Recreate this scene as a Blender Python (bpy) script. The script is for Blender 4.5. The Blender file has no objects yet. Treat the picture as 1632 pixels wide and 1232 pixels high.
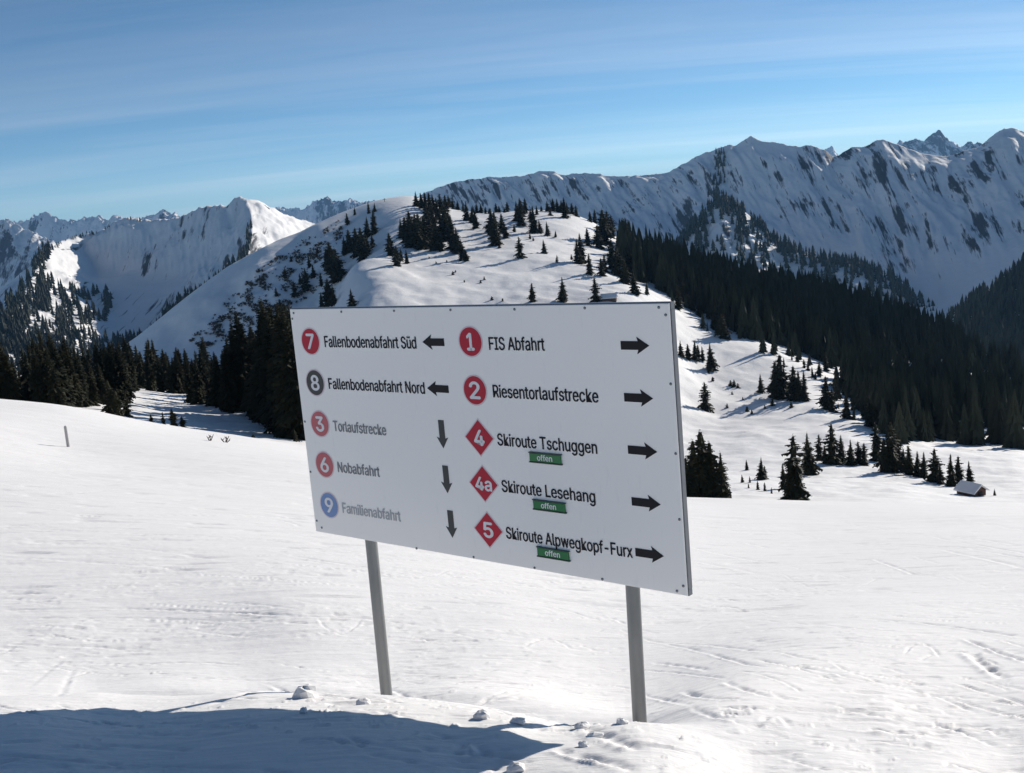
import bpy, math, random
import numpy as np
from mathutils import Vector, Matrix

SC = bpy.context.scene
COL = SC.collection
random.seed(7)
RNG = np.random.RandomState(7)
TAU = math.tau

# ---------------------------------------------------------------- camera
FPX, PITCH, ROLL = 1751.9, 0.16134, 0.0875        # focal length in pixels of the 1632 px wide picture
_R = np.array([1.0, 0, 0]); _U = np.array([0, math.sin(PITCH), math.cos(PITCH)])
FWD = np.array([0, math.cos(PITCH), -math.sin(PITCH)])
RIGHT = math.cos(ROLL) * _R - math.sin(ROLL) * _U
UP = math.sin(ROLL) * _R + math.cos(ROLL) * _U
cam_data = bpy.data.cameras.new('camera')
cam = bpy.data.objects.new('camera', cam_data); COL.objects.link(cam)
cam_data.sensor_width = 36.0
cam_data.lens = FPX / 1632 * 36.0
cam_data.clip_start = 0.05
cam_data.clip_end = 60000
M = Matrix.Identity(4)
for i in range(3):
    M[i][0], M[i][1], M[i][2] = RIGHT[i], UP[i], -FWD[i]
cam.matrix_world = M
SC.camera = cam

# ---------------------------------------------------------------- sun, sky, exposure
SUN_AZ, SUN_EL = math.radians(47.0), math.radians(22.0)   # azimuth to the right of the view direction (+Y)
SUN = Vector((math.sin(SUN_AZ) * math.cos(SUN_EL), math.cos(SUN_AZ) * math.cos(SUN_EL), math.sin(SUN_EL)))
sd = bpy.data.lights.new('sun', 'SUN'); sd.energy = 4.6; sd.angle = math.radians(0.53); sd.color = (1.0, 0.935, 0.845)
sun = bpy.data.objects.new('sun', sd); COL.objects.link(sun)
sun.rotation_euler = SUN.to_track_quat('Z', 'Y').to_euler()

W = bpy.data.worlds.new('World'); SC.world = W; W.use_nodes = True
nt = W.node_tree; N = nt.nodes; L = nt.links
for n in list(N): N.remove(n)
out = N.new('ShaderNodeOutputWorld'); bg = N.new('ShaderNodeBackground'); bg.inputs['Strength'].default_value = 0.058
sky = N.new('ShaderNodeTexSky'); sky.sky_type = 'NISHITA'; sky.sun_disc = False
sky.sun_elevation = SUN_EL; sky.sun_rotation = SUN_AZ
sky.altitude = 1500; sky.air_density = 0.6; sky.dust_density = 0.0; sky.ozone_density = 3.0
# thin cirrus: a streaky layer high above, seen by its direction only
geo = N.new('ShaderNodeTexCoord'); sep = N.new('ShaderNodeSeparateXYZ'); L.new(geo.outputs['Generated'], sep.inputs[0])
def wmath(op, a, b=None, c=None, clamp=False):
    m = N.new('ShaderNodeMath'); m.operation = op; m.use_clamp = clamp
    for k, v in enumerate((a, b, c)):
        if v is None: continue
        if isinstance(v, (int, float)): m.inputs[k].default_value = v
        else: L.new(v, m.inputs[k])
    return m.outputs[0]
zz = wmath('MAXIMUM', sep.outputs['Z'], 0.0)
zz = wmath('ADD', zz, 0.10)
px_ = wmath('DIVIDE', sep.outputs['X'], zz); py_ = wmath('DIVIDE', sep.outputs['Y'], zz)
comb = N.new('ShaderNodeCombineXYZ'); L.new(px_, comb.inputs[0]); L.new(py_, comb.inputs[1])
mp = N.new('ShaderNodeMapping'); L.new(comb.outputs[0], mp.inputs[0])
mp.inputs['Location'].default_value = (0.9, 8.1, 0); mp.inputs['Rotation'].default_value = (0, 0, -0.75); mp.inputs['Scale'].default_value = (0.12, 0.9, 1)
no = N.new('ShaderNodeTexNoise'); L.new(mp.outputs[0], no.inputs['Vector'])
no.inputs['Scale'].default_value = 1.0; no.inputs['Detail'].default_value = 7; no.inputs['Roughness'].default_value = 0.66; no.inputs['Distortion'].default_value = 0.25
cr = N.new('ShaderNodeValToRGB'); L.new(no.outputs['Fac'], cr.inputs[0])
cr.color_ramp.elements[0].position = 0.40; cr.color_ramp.elements[0].color = (0, 0, 0, 1)
cr.color_ramp.elements[1].position = 0.80; cr.color_ramp.elements[1].color = (1, 1, 1, 1)
fac = wmath('MULTIPLY', cr.outputs[0], 0.50)
mixc = N.new('ShaderNodeMix'); mixc.data_type = 'RGBA'
hs = N.new('ShaderNodeHueSaturation'); hs.inputs['Saturation'].default_value = 1.10; hs.inputs['Value'].default_value = 1.76; L.new(sky.outputs[0], hs.inputs['Color'])
L.new(fac, mixc.inputs['Factor']); tn = N.new('ShaderNodeMix'); tn.data_type = 'RGBA'; tn.blend_type = 'MULTIPLY'; tn.inputs['Factor'].default_value = 1.0; L.new(hs.outputs[0], tn.inputs['A']); tn.inputs['B'].default_value = (1.03, 1.05, 0.93, 1); L.new(tn.outputs['Result'], mixc.inputs['A']); hc = N.new('ShaderNodeHueSaturation'); hc.inputs['Saturation'].default_value = 0.40; hc.inputs['Value'].default_value = 1.22; L.new(tn.outputs['Result'], hc.inputs['Color']); L.new(hc.outputs[0], mixc.inputs['B'])
L.new(mixc.outputs['Result'], bg.inputs['Color']); L.new(bg.outputs[0], out.inputs[0])

SC.view_settings.view_transform = 'Standard'; SC.view_settings.look = 'None'
SC.view_settings.exposure = 0.10; SC.view_settings.gamma = 1.0; SC.view_settings.use_curve_mapping = False
SC.render.engine = 'CYCLES'
SC.cycles.max_bounces = 6; SC.cycles.diffuse_bounces = 1; SC.cycles.volume_bounces = 0
SC.cycles.use_denoising = True

# ---------------------------------------------------------------- helpers
def ray(px, py):
    """world direction through a point of the picture, scaled so that its y is 1: (u, 1, t)"""
    px = np.asarray(px, float); py = np.asarray(py, float)
    a = (px - 816) / FPX; b = (616 - py) / FPX
    d = FWD + a[..., None] * RIGHT + b[..., None] * UP
    return d / d[..., 1:2]
def at(px, py, Y): return ray(px, py) * np.asarray(Y, float)[..., None]

_perm = np.random.RandomState(3).permutation(256); _perm = np.concatenate([_perm, _perm])
_ang = np.random.RandomState(4).rand(256) * TAU
_gx, _gy = np.cos(_ang), np.sin(_ang)
def perlin(x, y, seed=0):
    x = np.asarray(x, float) + seed * 17.31; y = np.asarray(y, float) + seed * 9.73
    xi = np.floor(x).astype(int); yi = np.floor(y).astype(int); xf = x - xi; yf = y - yi
    u = xf * xf * xf * (xf * (xf * 6 - 15) + 10); v = yf * yf * yf * (yf * (yf * 6 - 15) + 10)
    def g(ix, iy, dx, dy):
        h = _perm[(_perm[ix & 255] + iy) & 255]
        return _gx[h] * dx + _gy[h] * dy
    n00 = g(xi, yi, xf, yf); n10 = g(xi + 1, yi, xf - 1, yf); n01 = g(xi, yi + 1, xf, yf - 1); n11 = g(xi + 1, yi + 1, xf - 1, yf - 1)
    a = n00 + u * (n10 - n00); b = n01 + u * (n11 - n01)
    return (a + v * (b - a)) * 1.41
def fbm(x, y, o=4, seed=0, gain=0.5):
    s = 0; a = 1.0
    for k in range(o):
        s = s + a * perlin(x * 2 ** k, y * 2 ** k, seed + k); a *= gain
    return s
def ridged(x, y, o=4, seed=0, gain=0.5):
    s = 0; a = 1.0; n = 0
    for k in range(o):
        s = s + a * (1 - 2 * np.abs(perlin(x * 2 ** k, y * 2 ** k, seed + k))); n += a; a *= gain
    return s / n
def smooth(e0, e1, x):
    t = np.clip((x - e0) / (e1 - e0), 0, 1); return t * t * (3 - 2 * t)

class TPS:
    """smooth surface through control points (picture x, picture y, depth): height = t(u, ln depth) * depth"""
    def __init__(self, pts, ks=0.4, lam=1e-6):
        p = np.array(pts, float); r = ray(p[:, 0], p[:, 1]); self.ks = ks
        self.P = np.stack([r[:, 0], ks * np.log(p[:, 2])], 1); t = r[:, 2]; n = len(t)
        K = self._phi(self.P[:, None] - self.P[None]) + lam * np.eye(n)
        Q = np.concatenate([np.ones((n, 1)), self.P], 1)
        A = np.block([[K, Q], [Q.T, np.zeros((3, 3))]])
        self.c = np.linalg.lstsq(A, np.concatenate([t, np.zeros(3)]), rcond=None)[0]
    @staticmethod
    def _phi(d):
        r2 = (d ** 2).sum(-1); return 0.5 * r2 * np.log(r2 + 1e-12)
    def t(self, u, Y):
        sh = np.shape(u); q = np.stack([np.ravel(u), self.ks * np.log(np.ravel(Y))], 1); o = np.empty(len(q)); n = len(self.P)
        for s in range(0, len(q), 20000):
            qq = q[s:s + 20000]
            o[s:s + 20000] = self._phi(qq[:, None] - self.P[None]) @ self.c[:n] + self.c[n] + qq @ self.c[n + 1:]
        return o.reshape(sh)

def tag(o, label=None, cat=None, group=None, kind=None):
    if label: o['label'] = label
    if cat: o['category'] = cat
    if group: o['group'] = group
    if kind: o['kind'] = kind
    return o
def link(name, me, parent=None, mat=None):
    o = bpy.data.objects.new(name, me); COL.objects.link(o)
    if parent is not None: o.parent = parent
    if mat is not None: me.materials.clear(); me.materials.append(mat)
    return o
def mesh_np(name, V, F, smooth_=True):
    V = np.asarray(V, np.float32); F = np.asarray(F, np.int32); k = F.shape[1]
    me = bpy.data.meshes.new(name)
    me.vertices.add(len(V)); me.vertices.foreach_set('co', V.ravel())
    me.loops.add(F.size); me.loops.foreach_set('vertex_index', F.ravel())
    me.polygons.add(len(F)); me.polygons.foreach_set('loop_start', np.arange(0, F.size, k, dtype=np.int32))
    me.polygons.foreach_set('loop_total', np.full(len(F), k, np.int32))
    me.polygons.foreach_set('use_smooth', np.full(len(F), smooth_, bool))
    me.update(calc_edges=True); me.validate(); return me
def grid_mesh(name, X, Y, Z, smooth_=True):
    nr, nc = X.shape; idx = np.arange(nr * nc).reshape(nr, nc)
    F = np.stack([idx[:-1, :-1], idx[:-1, 1:], idx[1:, 1:], idx[1:, :-1]], -1).reshape(-1, 4)
    return mesh_np(name, np.stack([X, Y, Z], -1).reshape(-1, 3), F, smooth_)
class MB:
    """collects polygons for one small mesh"""
    def __init__(s): s.v = []; s.f = []
    def add(s, vs, fs):
        b = len(s.v); s.v += [tuple(map(float, v)) for v in vs]; s.f += [tuple(b + i for i in f) for f in fs]; return s
    def box(s, x0, x1, y0, y1, z0, z1):
        return s.add([(x0, y0, z0), (x1, y0, z0), (x1, y1, z0), (x0, y1, z0), (x0, y0, z1), (x1, y0, z1), (x1, y1, z1), (x0, y1, z1)],
                     [(0, 3, 2, 1), (4, 5, 6, 7), (0, 1, 5, 4), (1, 2, 6, 5), (2, 3, 7, 6), (3, 0, 4, 7)])
    def tube(s, a, b, r0, r1=None, n=16, caps=True):
        r1 = r0 if r1 is None else r1; a = Vector(a); b = Vector(b); d = (b - a).normalized()
        p = d.orthogonal().normalized(); q = d.cross(p); vs = []
        for c, r in ((a, r0), (b, r1)):
            for k in range(n): vs.append(c + (p * math.cos(TAU * k / n) + q * math.sin(TAU * k / n)) * r)
        fs = [(k, (k + 1) % n, n + (k + 1) % n, n + k) for k in range(n)]
        if caps: fs += [tuple(range(n))[::-1], tuple(range(n, 2 * n))]
        return s.add(vs, fs)
    def mesh(s, name, smooth_=False):
        me = bpy.data.meshes.new(name); me.from_pydata(s.v, [], s.f); me.update()
        if smooth_:
            me.polygons.foreach_set('use_smooth', [True] * len(me.polygons)); me.set_sharp_from_angle(angle=math.radians(40))
        return me
    def obj(s, name, mat, parent=None, smooth_=False): return link(name, s.mesh(name, smooth_), parent, mat)

# ---------------------------------------------------------------- materials
def new_mat(name):
    m = bpy.data.materials.new(name); m.use_nodes = True; t = m.node_tree
    return m, t.nodes, t.links, t.nodes['Principled BSDF']
def noise_tex(N, L, scale, detail=4, rough=0.55, coord=None, mscale=(1, 1, 1), rot=(0, 0, 0), kind='Object'):
    mp = N.new('ShaderNodeMapping')
    if coord: tc = N.new('ShaderNodeAttribute'); tc.attribute_name = coord; L.new(tc.outputs['Vector'], mp.inputs[0])
    else: tc = N.new('ShaderNodeTexCoord'); L.new(tc.outputs[kind], mp.inputs[0])
    mp.inputs['Scale'].default_value = mscale; mp.inputs['Rotation'].default_value = rot
    n = N.new('ShaderNodeTexNoise'); L.new(mp.outputs[0], n.inputs['Vector'])
    n.inputs['Scale'].default_value = scale; n.inputs['Detail'].default_value = detail; n.inputs['Roughness'].default_value = rough
    return n.outputs['Fac']
def ramp(N, L, src, stops):
    r = N.new('ShaderNodeValToRGB'); L.new(src, r.inputs[0]); e = r.color_ramp.elements
    while len(e) < len(stops): e.new(0.5)
    for k, (p, c) in enumerate(stops):
        e[k].position = p; e[k].color = (c, c, c, 1) if isinstance(c, (int, float)) else (*c, 1)
    return r.outputs[0]
def mixrgb(N, L, fac, a, b):
    m = N.new('ShaderNodeMix'); m.data_type = 'RGBA'
    for v, k in ((fac, 'Factor'), (a, 'A'), (b, 'B')):
        if isinstance(v, (int, float)): m.inputs[k].default_value = v
        elif isinstance(v, tuple): m.inputs[k].default_value = (*v, 1)
        else: L.new(v, m.inputs[k])
    return m.outputs['Result']
def mnode(N, L, op, a, b=None, clamp=False):
    m = N.new('ShaderNodeMath'); m.operation = op; m.use_clamp = clamp
    for k, v in enumerate((a, b)):
        if v is None: continue
        if isinstance(v, (int, float)): m.inputs[k].default_value = v
        else: L.new(v, m.inputs[k])
    return m.outputs[0]
def bump(N, L, bsdf, height, strength=0.5, dist=0.02):
    b = N.new('ShaderNodeBump'); b.inputs['Strength'].default_value = strength; b.inputs['Distance'].default_value = dist
    L.new(height, b.inputs['Height']); L.new(b.outputs[0], bsdf.inputs['Normal'])
def plain(name, col, rough=0.5, metal=0.0, var=0.12, scale=20, bmp=0.0, spec=0.5, coat=0.0, mscale=(1, 1, 1)):
    m, N, L, b = new_mat(name)
    f = noise_tex(N, L, scale, 5, 0.6, mscale=mscale)
    lo = tuple(c * (1 - var) for c in col); hi = tuple(min(1, c * (1 + var)) for c in col)
    L.new(mixrgb(N, L, f, lo, hi), b.inputs['Base Color'])
    b.inputs['Roughness'].default_value = rough; b.inputs['Metallic'].default_value = metal
    b.inputs['Specular IOR Level'].default_value = spec; b.inputs['Coat Weight'].default_value = coat; b.inputs['Coat Roughness'].default_value = 0.15
    if bmp: bump(N, L, b, f, bmp, 0.01)
    return m

SNOW = (0.89, 0.875, 0.86)
def snow_near():
    m, N, L, b = new_mat('piste_snow')
    f1 = noise_tex(N, L, 0.25, 5, 0.6); f2 = noise_tex(N, L, 30, 4, 0.65, mscale=(0.5, 1.0, 1.0)); f3 = noise_tex(N, L, 5, 5, 0.65, mscale=(0.25, 1.3, 1.0))
    L.new(mixrgb(N, L, f1, (0.88, 0.86, 0.845), (0.92, 0.90, 0.88)), b.inputs['Base Color'])
    b.inputs['Roughness'].default_value = 0.65; b.inputs['Specular IOR Level'].default_value = 0.08
    f4 = noise_tex(N, L, 14, 4, 0.65, mscale=(0.35, 1.2, 1.0)); h = mnode(N, L, 'ADD', mnode(N, L, 'ADD', mnode(N, L, 'MULTIPLY', f2, 0.3), mnode(N, L, 'MULTIPLY', f4, 0.5)), f3)
    bump(N, L, b, h, 0.5, 0.024)
    return m
def snow_far(name, rock_lo, rock_hi, nscale, mscale, rot, slope0=0.9, slope1=0.6, rockcol=(0.07, 0.068, 0.07), bscale=0.02, bdist=6.0, gate=0.0, coord=None):
    m, N, L, b = new_mat(name)
    f = noise_tex(N, L, nscale, 9, 0.72, coord, mscale=mscale, rot=rot)
    g = N.new('ShaderNodeNewGeometry'); s = N.new('ShaderNodeSeparateXYZ'); L.new(g.outputs['Normal'], s.inputs[0])
    st = N.new('ShaderNodeMapRange'); L.new(s.outputs['Z'], st.inputs['Value'])
    st.inputs['From Min'].default_value = slope0; st.inputs['From Max'].default_value = slope1
    fl = noise_tex(N, L, nscale * 0.11, 3, 0.5)
    k = mnode(N, L, 'ADD', f, mnode(N, L, 'MULTIPLY', mnode(N, L, 'SUBTRACT', st.outputs[0], 0.5), 0.12))
    k = mnode(N, L, 'ADD', k, mnode(N, L, 'MULTIPLY', mnode(N, L, 'SUBTRACT', fl, 0.5), gate))
    mask = ramp(N, L, k, [(rock_lo, 0.0), (rock_hi, 1.0)])
    f2 = noise_tex(N, L, nscale * 3, 5, 0.6)
    rc = mixrgb(N, L, f2, tuple(c * 0.6 for c in rockcol), tuple(c * 1.5 for c in rockcol))
    L.new(mixrgb(N, L, mask, SNOW, rc), b.inputs['Base Color'])
    b.inputs['Roughness'].default_value = 0.7; b.inputs['Specular IOR Level'].default_value = 0.2
    bump(N, L, b, noise_tex(N, L, bscale, 8, 0.62), 0.6, bdist)
    return m
def foliage(name, c1, c2, sc=9):
    m, N, L, b = new_mat(name)
    oi = N.new('ShaderNodeObjectInfo'); f = noise_tex(N, L, sc, 3, 0.6)
    k = mnode(N, L, 'ADD', mnode(N, L, 'MULTIPLY', oi.outputs['Random'], 0.6), mnode(N, L, 'MULTIPLY', f, 0.5), True)
    L.new(mixrgb(N, L, k, c1, c2), b.inputs['Base Color'])
    b.inputs['Roughness'].default_value = 0.75; b.inputs['Specular IOR Level'].default_value = 0.15
    return m
MAT = dict(
    piste=snow_near(),
    hill=snow_far('hill_snow', 0.66, 0.74, 0.05, (1, 1, 1), (0, 0, 0), 0.92, 0.55, (0.09, 0.075, 0.055), 0.06, 1.2),
    massif=snow_far('massif_snow_and_rock', 0.515, 0.58, 0.056, (1.0, 0.075, 1.0), (0, 0, 0), 0.88, 0.62, (0.05, 0.052, 0.06), 0.02, 7, 0.60, 'fall_line'),
    leftm=snow_far('bowl_snow_and_rock', 0.56, 0.63, 0.05, (1.0, 0.0, 0.25), (0, math.radians(28), 0), 0.90, 0.60, (0.06, 0.06, 0.065), 0.015, 6, 0.5),
    peaks=snow_far('far_peak_snow', 0.50, 0.57, 0.011, (1, 0.1, 0.4), (0, 0.3, 0), 0.9, 0.55, (0.08, 0.085, 0.10), 0.006, 25, 0.5),
    needle=foliage('spruce_needles', (0.014, 0.019, 0.010), (0.045, 0.042, 0.021)),
    needle_far=foliage('forest_needles', (0.008, 0.013, 0.010), (0.050, 0.056, 0.034), 0.16),
    bark=plain('spruce_bark', (0.07, 0.05, 0.035), 0.9, bmp=0.4),
    shrub=foliage('shrub_twigs', (0.09, 0.078, 0.062), (0.15, 0.125, 0.10)),
    chunk=plain('packed_snow', SNOW, 0.6, var=0.03, scale=12, bmp=0.5, spec=0.25),
)

# ---------------------------------------------------------------- the near slope with the piste
A_pts = [(612, 1107, 5.1), (150, 1106, 5.6), (0, 1112, 5.75), (400, 1104, 5.3), (1016, 1143, 4.38), (900, 1150, 4.5), (800, 1128, 4.75), (1150, 1150, 4.4),
         (612, 1098, 6.5), (150, 1096, 7.0), (1016, 1136, 5.4), (800, 1100, 6.0), (400, 1094, 6.8), (0, 1096, 7.0),
         (1400, 1130, 4.8), (1400, 1080, 5.7), (1400, 1030, 7.0), (1632, 1130, 4.9), (1632, 1050, 6.4), (1400, 1232, 3.8), (1632, 1232, 3.9), (1200, 1232, 3.75), (1200, 1100, 5.1)]
_extra = [(x / y, y, z / y) for x, y, z in ((.068, 3.88, -2.015), (-.157, 4.045, -2.02), (-.69, 4.36, -2.058), (-1.296, 4.664, -2.119), (-2.163, 5.06, -2.219), (-2.449, 4.727, -2.066), (-2.3, 4.866, -2.126), (-.155, 3.67, -1.97), (-.24, 3.59, -1.942))]
for px in (-250, 150, 600, 1000, 1400, 1850):
    u = (px - 816) / FPX
    for Y, z in ((1.6, -1.58), (2.1, -1.63), (2.6, -1.72), (3.0, -1.80)): _extra.append((u, Y, (z - 0.03 * u * Y) / Y))
tab = [(107, [(10, 1005), (20, 847), (35, 767), (60, 712)]), (480, [(10, 981), (20, 858), (50, 755)]), (800, [(10, 988), (20, 883), (50, 793)]),
       (1100, [(10, 997), (20, 909), (50, 831)]), (1632, [(10, 970), (20, 884), (50, 828)])]
for px, rows in tab:
    for Y, py in rows: A_pts.append((px, py, Y))
crest = [(-250, 622), (-100, 632), (0, 640), (100, 650), (200, 668), (300, 686), (400, 700), (480, 713), (650, 740), (850, 770), (1000, 788), (1100, 796), (1200, 798), (1290, 800), (1450, 803), (1632, 806), (1850, 815)]
for px, py in crest:
    A_pts.append((px, py, 115)); A_pts.append((px, py + 1.5, 90)); A_pts.append((px, py + (22 if px < 1320 else 14), 150))
class TPS2(TPS):
    def __init__(self, pts, extra, ks=0.4, lam=1e-6):
        p = np.array(pts, float); r = ray(p[:, 0], p[:, 1]); self.ks = ks
        e = np.array(extra, float)
        self.P = np.concatenate([np.stack([r[:, 0], ks * np.log(p[:, 2])], 1), np.stack([e[:, 0], ks * np.log(e[:, 1])], 1)])
        t = np.concatenate([r[:, 2], e[:, 2]]); n = len(t)
        K = self._phi(self.P[:, None] - self.P[None]) + lam * np.eye(n)
        Q = np.concatenate([np.ones((n, 1)), self.P], 1)
        A = np.block([[K, Q], [Q.T, np.zeros((3, 3))]])
        self.c = np.linalg.lstsq(A, np.concatenate([t, np.zeros(3)]), rcond=None)[0]
SA = TPS2(A_pts, _extra, 0.3, 1e-6)
def hitA(px, py):
    """depth at which the line of sight through a picture point meets the near slope"""
    r = ray(px, py); Ys = np.exp(np.linspace(math.log(1.6), math.log(140), 260))
    tt = SA.t(np.full(260, r[0]), Ys); k = np.argmax(tt >= r[2])
    if not (tt >= r[2]).any(): k = 259
    if k == 0: return Ys[0]
    f = (r[2] - tt[k - 1]) / (tt[k] - tt[k - 1] + 1e-12); return Ys[k - 1] + f * (Ys[k] - Ys[k - 1])
NU, NY = 900, 900
_t = np.linspace(-1, 1, NU); uA = 0.62 * _t + 0.35 * _t ** 9; lyA = np.linspace(math.log(1.9), math.log(150), NY)
UA, YA = np.meshgrid(uA, np.exp(lyA))
# evaluate the smooth base on a coarse grid and refine it
cu = np.linspace(-0.98, 0.98, 180); cl = np.linspace(math.log(1.9), math.log(150), 260)
CU, CY = np.meshgrid(cu, np.exp(cl)); CT = SA.t(CU, CY)
def bilin(g, xs, ys, X, Yq):
    fx = np.interp(X, xs, np.arange(len(xs))); fy = np.interp(Yq, ys, np.arange(len(ys)))
    ix = np.clip(fx.astype(int), 0, len(xs) - 2); iy = np.clip(fy.astype(int), 0, len(ys) - 2); fx = np.clip(fx - ix, 0, 1); fy = np.clip(fy - iy, 0, 1)
    return g[iy, ix] * (1 - fx) * (1 - fy) + g[iy, ix + 1] * fx * (1 - fy) + g[iy + 1, ix] * (1 - fx) * fy + g[iy + 1, ix + 1] * fx * fy
TA = bilin(CT, cu, cl, UA, np.log(YA))
XA = UA * YA; ZA = TA * YA
near = 1 - smooth(10, 30, YA); mid = 1 - smooth(40, 90, YA)
ca, sa = math.cos(0.10), math.sin(0.10)
XS, YS = XA * ca + YA * sa, -XA * sa + YA * ca          # along / across the skiers' line
D = 0.007 * fbm(XA / 1.6, YA / 1.3, 3, 1) * (0.35 + 0.65 * near)
patchy = smooth(-0.35, 0.5, fbm(XA / 2.5, YA / 2.5, 2, 8) + 0.15)
D = D + 0.0035 * fbm(XS / 0.55, YS / 0.16, 3, 5) * near * patchy
D = D + 0.0022 * fbm(XS / 0.20, YS / 0.07, 3, 9, 0.6) * near
D = D - 0.013 * smooth(0.36, 0.70, fbm(XS / 0.42, YS / 0.085, 2, 21)) * near * (0.3 + 0.7 * patchy)     # short scrapes left by edges
D = D + 0.006 * smooth(0.42, 0.72, fbm(XS / 0.16, YS / 0.07, 2, 25)) * near * patchy
D = D + 0.012 * fbm(XS / 3.0, YS / 0.7, 4, 12, 0.6) * mid * smooth(4, 12, YA)
D = D - 0.03 * smooth(0.45, 0.8, fbm(XS / 1.7, YS / 0.55, 2, 27)) * smooth(7, 14, YA) * mid
D = D + 0.05 * fbm(XS / 9.0, YS / 3.0, 4, 15, 0.6) * smooth(18, 45, YA)
D = D + 0.15 * fbm(XA / 22.0, YA / 22.0, 2, 18) * smooth(25, 60, YA) * (1 - smooth(95, 115, YA))
# wind scoop in which the posts stand, behind the edge of the bank
scoop = [(-3.4, 6.5), (-2.4, 6.25), (-0.86, 5.80), (-0.2, 5.28), (0.44, 4.75), (1.0, 4.45)]
best = np.full(XA.shape, 9.0)
for (x0, y0), (x1, y1) in zip(scoop[:-1], scoop[1:]):
    dx, dy = x1 - x0, y1 - y0; t_ = np.clip(((XA - x0) * dx + (YA - y0) * dy) / (dx * dx + dy * dy), 0, 1); best = np.minimum(best, np.hypot(XA - x0 - t_ * dx, YA - y0 - t_ * dy))
D = D - 0.085 * np.exp(-(best / 0.27) ** 2) * (1 - smooth(0.40, 0.85, XA)) * smooth(-3.4, -2.2, XA)
# ski tracks: shallow grooves with a thrown-up lip
def groove(pts, width, depth, lip=0.45, wob=0.012, seed=0):
    pts = np.array(pts, float); W_ = []
    if len(pts) == 3:
        c_ = 2 * pts[1] - (pts[0] + pts[2]) / 2; pts = np.array([pts[0] * (1 - f) ** 2 + c_ * 2 * f * (1 - f) + pts[2] * f * f for f in np.linspace(0, 1, 7)])
    for k in range(len(pts) - 1):
        for f in np.linspace(0, 1, 3 if len(pts) == 7 else 8, endpoint=False): W_.append(pts[k] * (1 - f) + pts[k + 1] * f)
    W_.append(pts[-1])
    G = []
    for px, py in W_:
        Y = hitA(px, py); r = ray(px, py); G.append((r[0] * Y, Y))
    G = np.array(G)
    if G[:, 1].min() < 2.4 or G[:, 1].max() > 110: return
    G[:, 1] += wob * np.array([perlin(i * 0.35, seed * 3.1) for i in range(len(G))])
    u = G[:, 0] / G[:, 1]; pad = 5 * width / G[:, 1].min()
    i0, i1 = np.searchsorted(uA, (u.min() - pad, u.max() + pad)); j0, j1 = np.searchsorted(lyA, (math.log(max(1.0, G[:, 1].min() - 5 * width)), math.log(G[:, 1].max() + 5 * width)))
    if i1 - i0 < 2 or j1 - j0 < 2: return
    xs, ys = XA[j0:j1, i0:i1], YA[j0:j1, i0:i1]; best = np.full(xs.shape, 9.0); along = np.zeros(xs.shape); side = np.zeros(xs.shape)
    for k in range(len(G) - 1):
        a, b = G[k], G[k + 1]; d = b - a; l2 = d @ d + 1e-12
        t = np.clip(((xs - a[0]) * d[0] + (ys - a[1]) * d[1]) / l2, 0, 1)
        ex, ey = xs - a[0] - t * d[0], ys - a[1] - t * d[1]; q = np.hypot(ex, ey); m = q < best
        best = np.where(m, q, best); along = np.where(m, (k + t) / (len(G) - 1), along); side = np.where(m, np.sign(ex * d[1] - ey * d[0]), side)
    fade = smooth(0, 0.12, along) * (1 - smooth(0.85, 1, along)) * (0.6 + 0.6 * perlin(along * 9 + seed, seed * 1.7))
    D[j0:j1, i0:i1] += (0.55 + 0.45 * smooth(-0.2, 0.3, perlin(xs * 9, ys * 9, seed))) * fade * (-depth * np.exp(-(best / (0.5 * width)) ** 2) + lip * depth * np.exp(-((best - 0.95 * width) / (0.4 * width)) ** 2) * (side > 0))
tracks = [([(-20, 972), (200, 970), (400, 977), (560, 984), (690, 998)], .06, .04), ([(-20, 985), (180, 984), (420, 990), (560, 995)], .05, .022),
          ([(0, 1028), (120, 1030), (250, 1036)], .05, .025), ([(1535, 1018), (1585, 1036), (1650, 1058)], .05, .045), ([(1549, 1040), (1572, 1060), (1602, 1082)], .07, .06),
          ([(1180, 1046), (1300, 1066), (1400, 1088), (1490, 1108)], .06, .02), ([(1370, 985), (1500, 996), (1650, 1018)], .09, .03), ([(820, 1019), (950, 1018), (1050, 1022), (1260, 1040)], .05, .016),
          ([(850, 917), (1000, 921), (1200, 922), (1330, 926)], .08, .02), ([(1100, 918), (1300, 920), (1450, 924)], .08, .03), ([(1130, 955), (1200, 957), (1280, 955)], .07, .03),
          ([(600, 1070), (780, 1078), (960, 1080)], .05, .015), ([(90, 1112), (108, 1085), (118, 1066)], .04, .010), ([(40, 1100), (80, 1068), (98, 1050)], .04, .006), ([(330, 1125), (380, 1108), (420, 1098)], .06, .018),
          ([(880, 1192), (960, 1208), (1010, 1226)], .05, .035), ([(935, 1158), (985, 1178), (1030, 1196)], .07, .03), ([(1330, 1128), (1400, 1140), (1480, 1142), (1540, 1146)], .04, .03),
          ([(1380, 1160), (1450, 1168), (1530, 1166)], .04, .03), ([(1480, 1150), (1530, 1166), (1590, 1190)], .04, .03), ([(1500, 1215), (1560, 1228), (1600, 1240)], .05, .035), ([(1145, 1128), (1210, 1127)], .04, .035), ([(1150, 1136), (1200, 1137)], .04, .035),
          ([(120, 822), (160, 823)], .14, .07), ([(0, 868), (120, 866), (250, 872)], .1, .03), ([(250, 815), (420, 826), (480, 840)], .1, .025), ([(1390, 890), (1430, 905), (1470, 918)], .08, .03), ([(1400, 860), (1520, 856), (1632, 872)], .12, .03)]
for q, (p, w, dep) in enumerate(tracks): groove(p, w, dep, seed=q)
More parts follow.
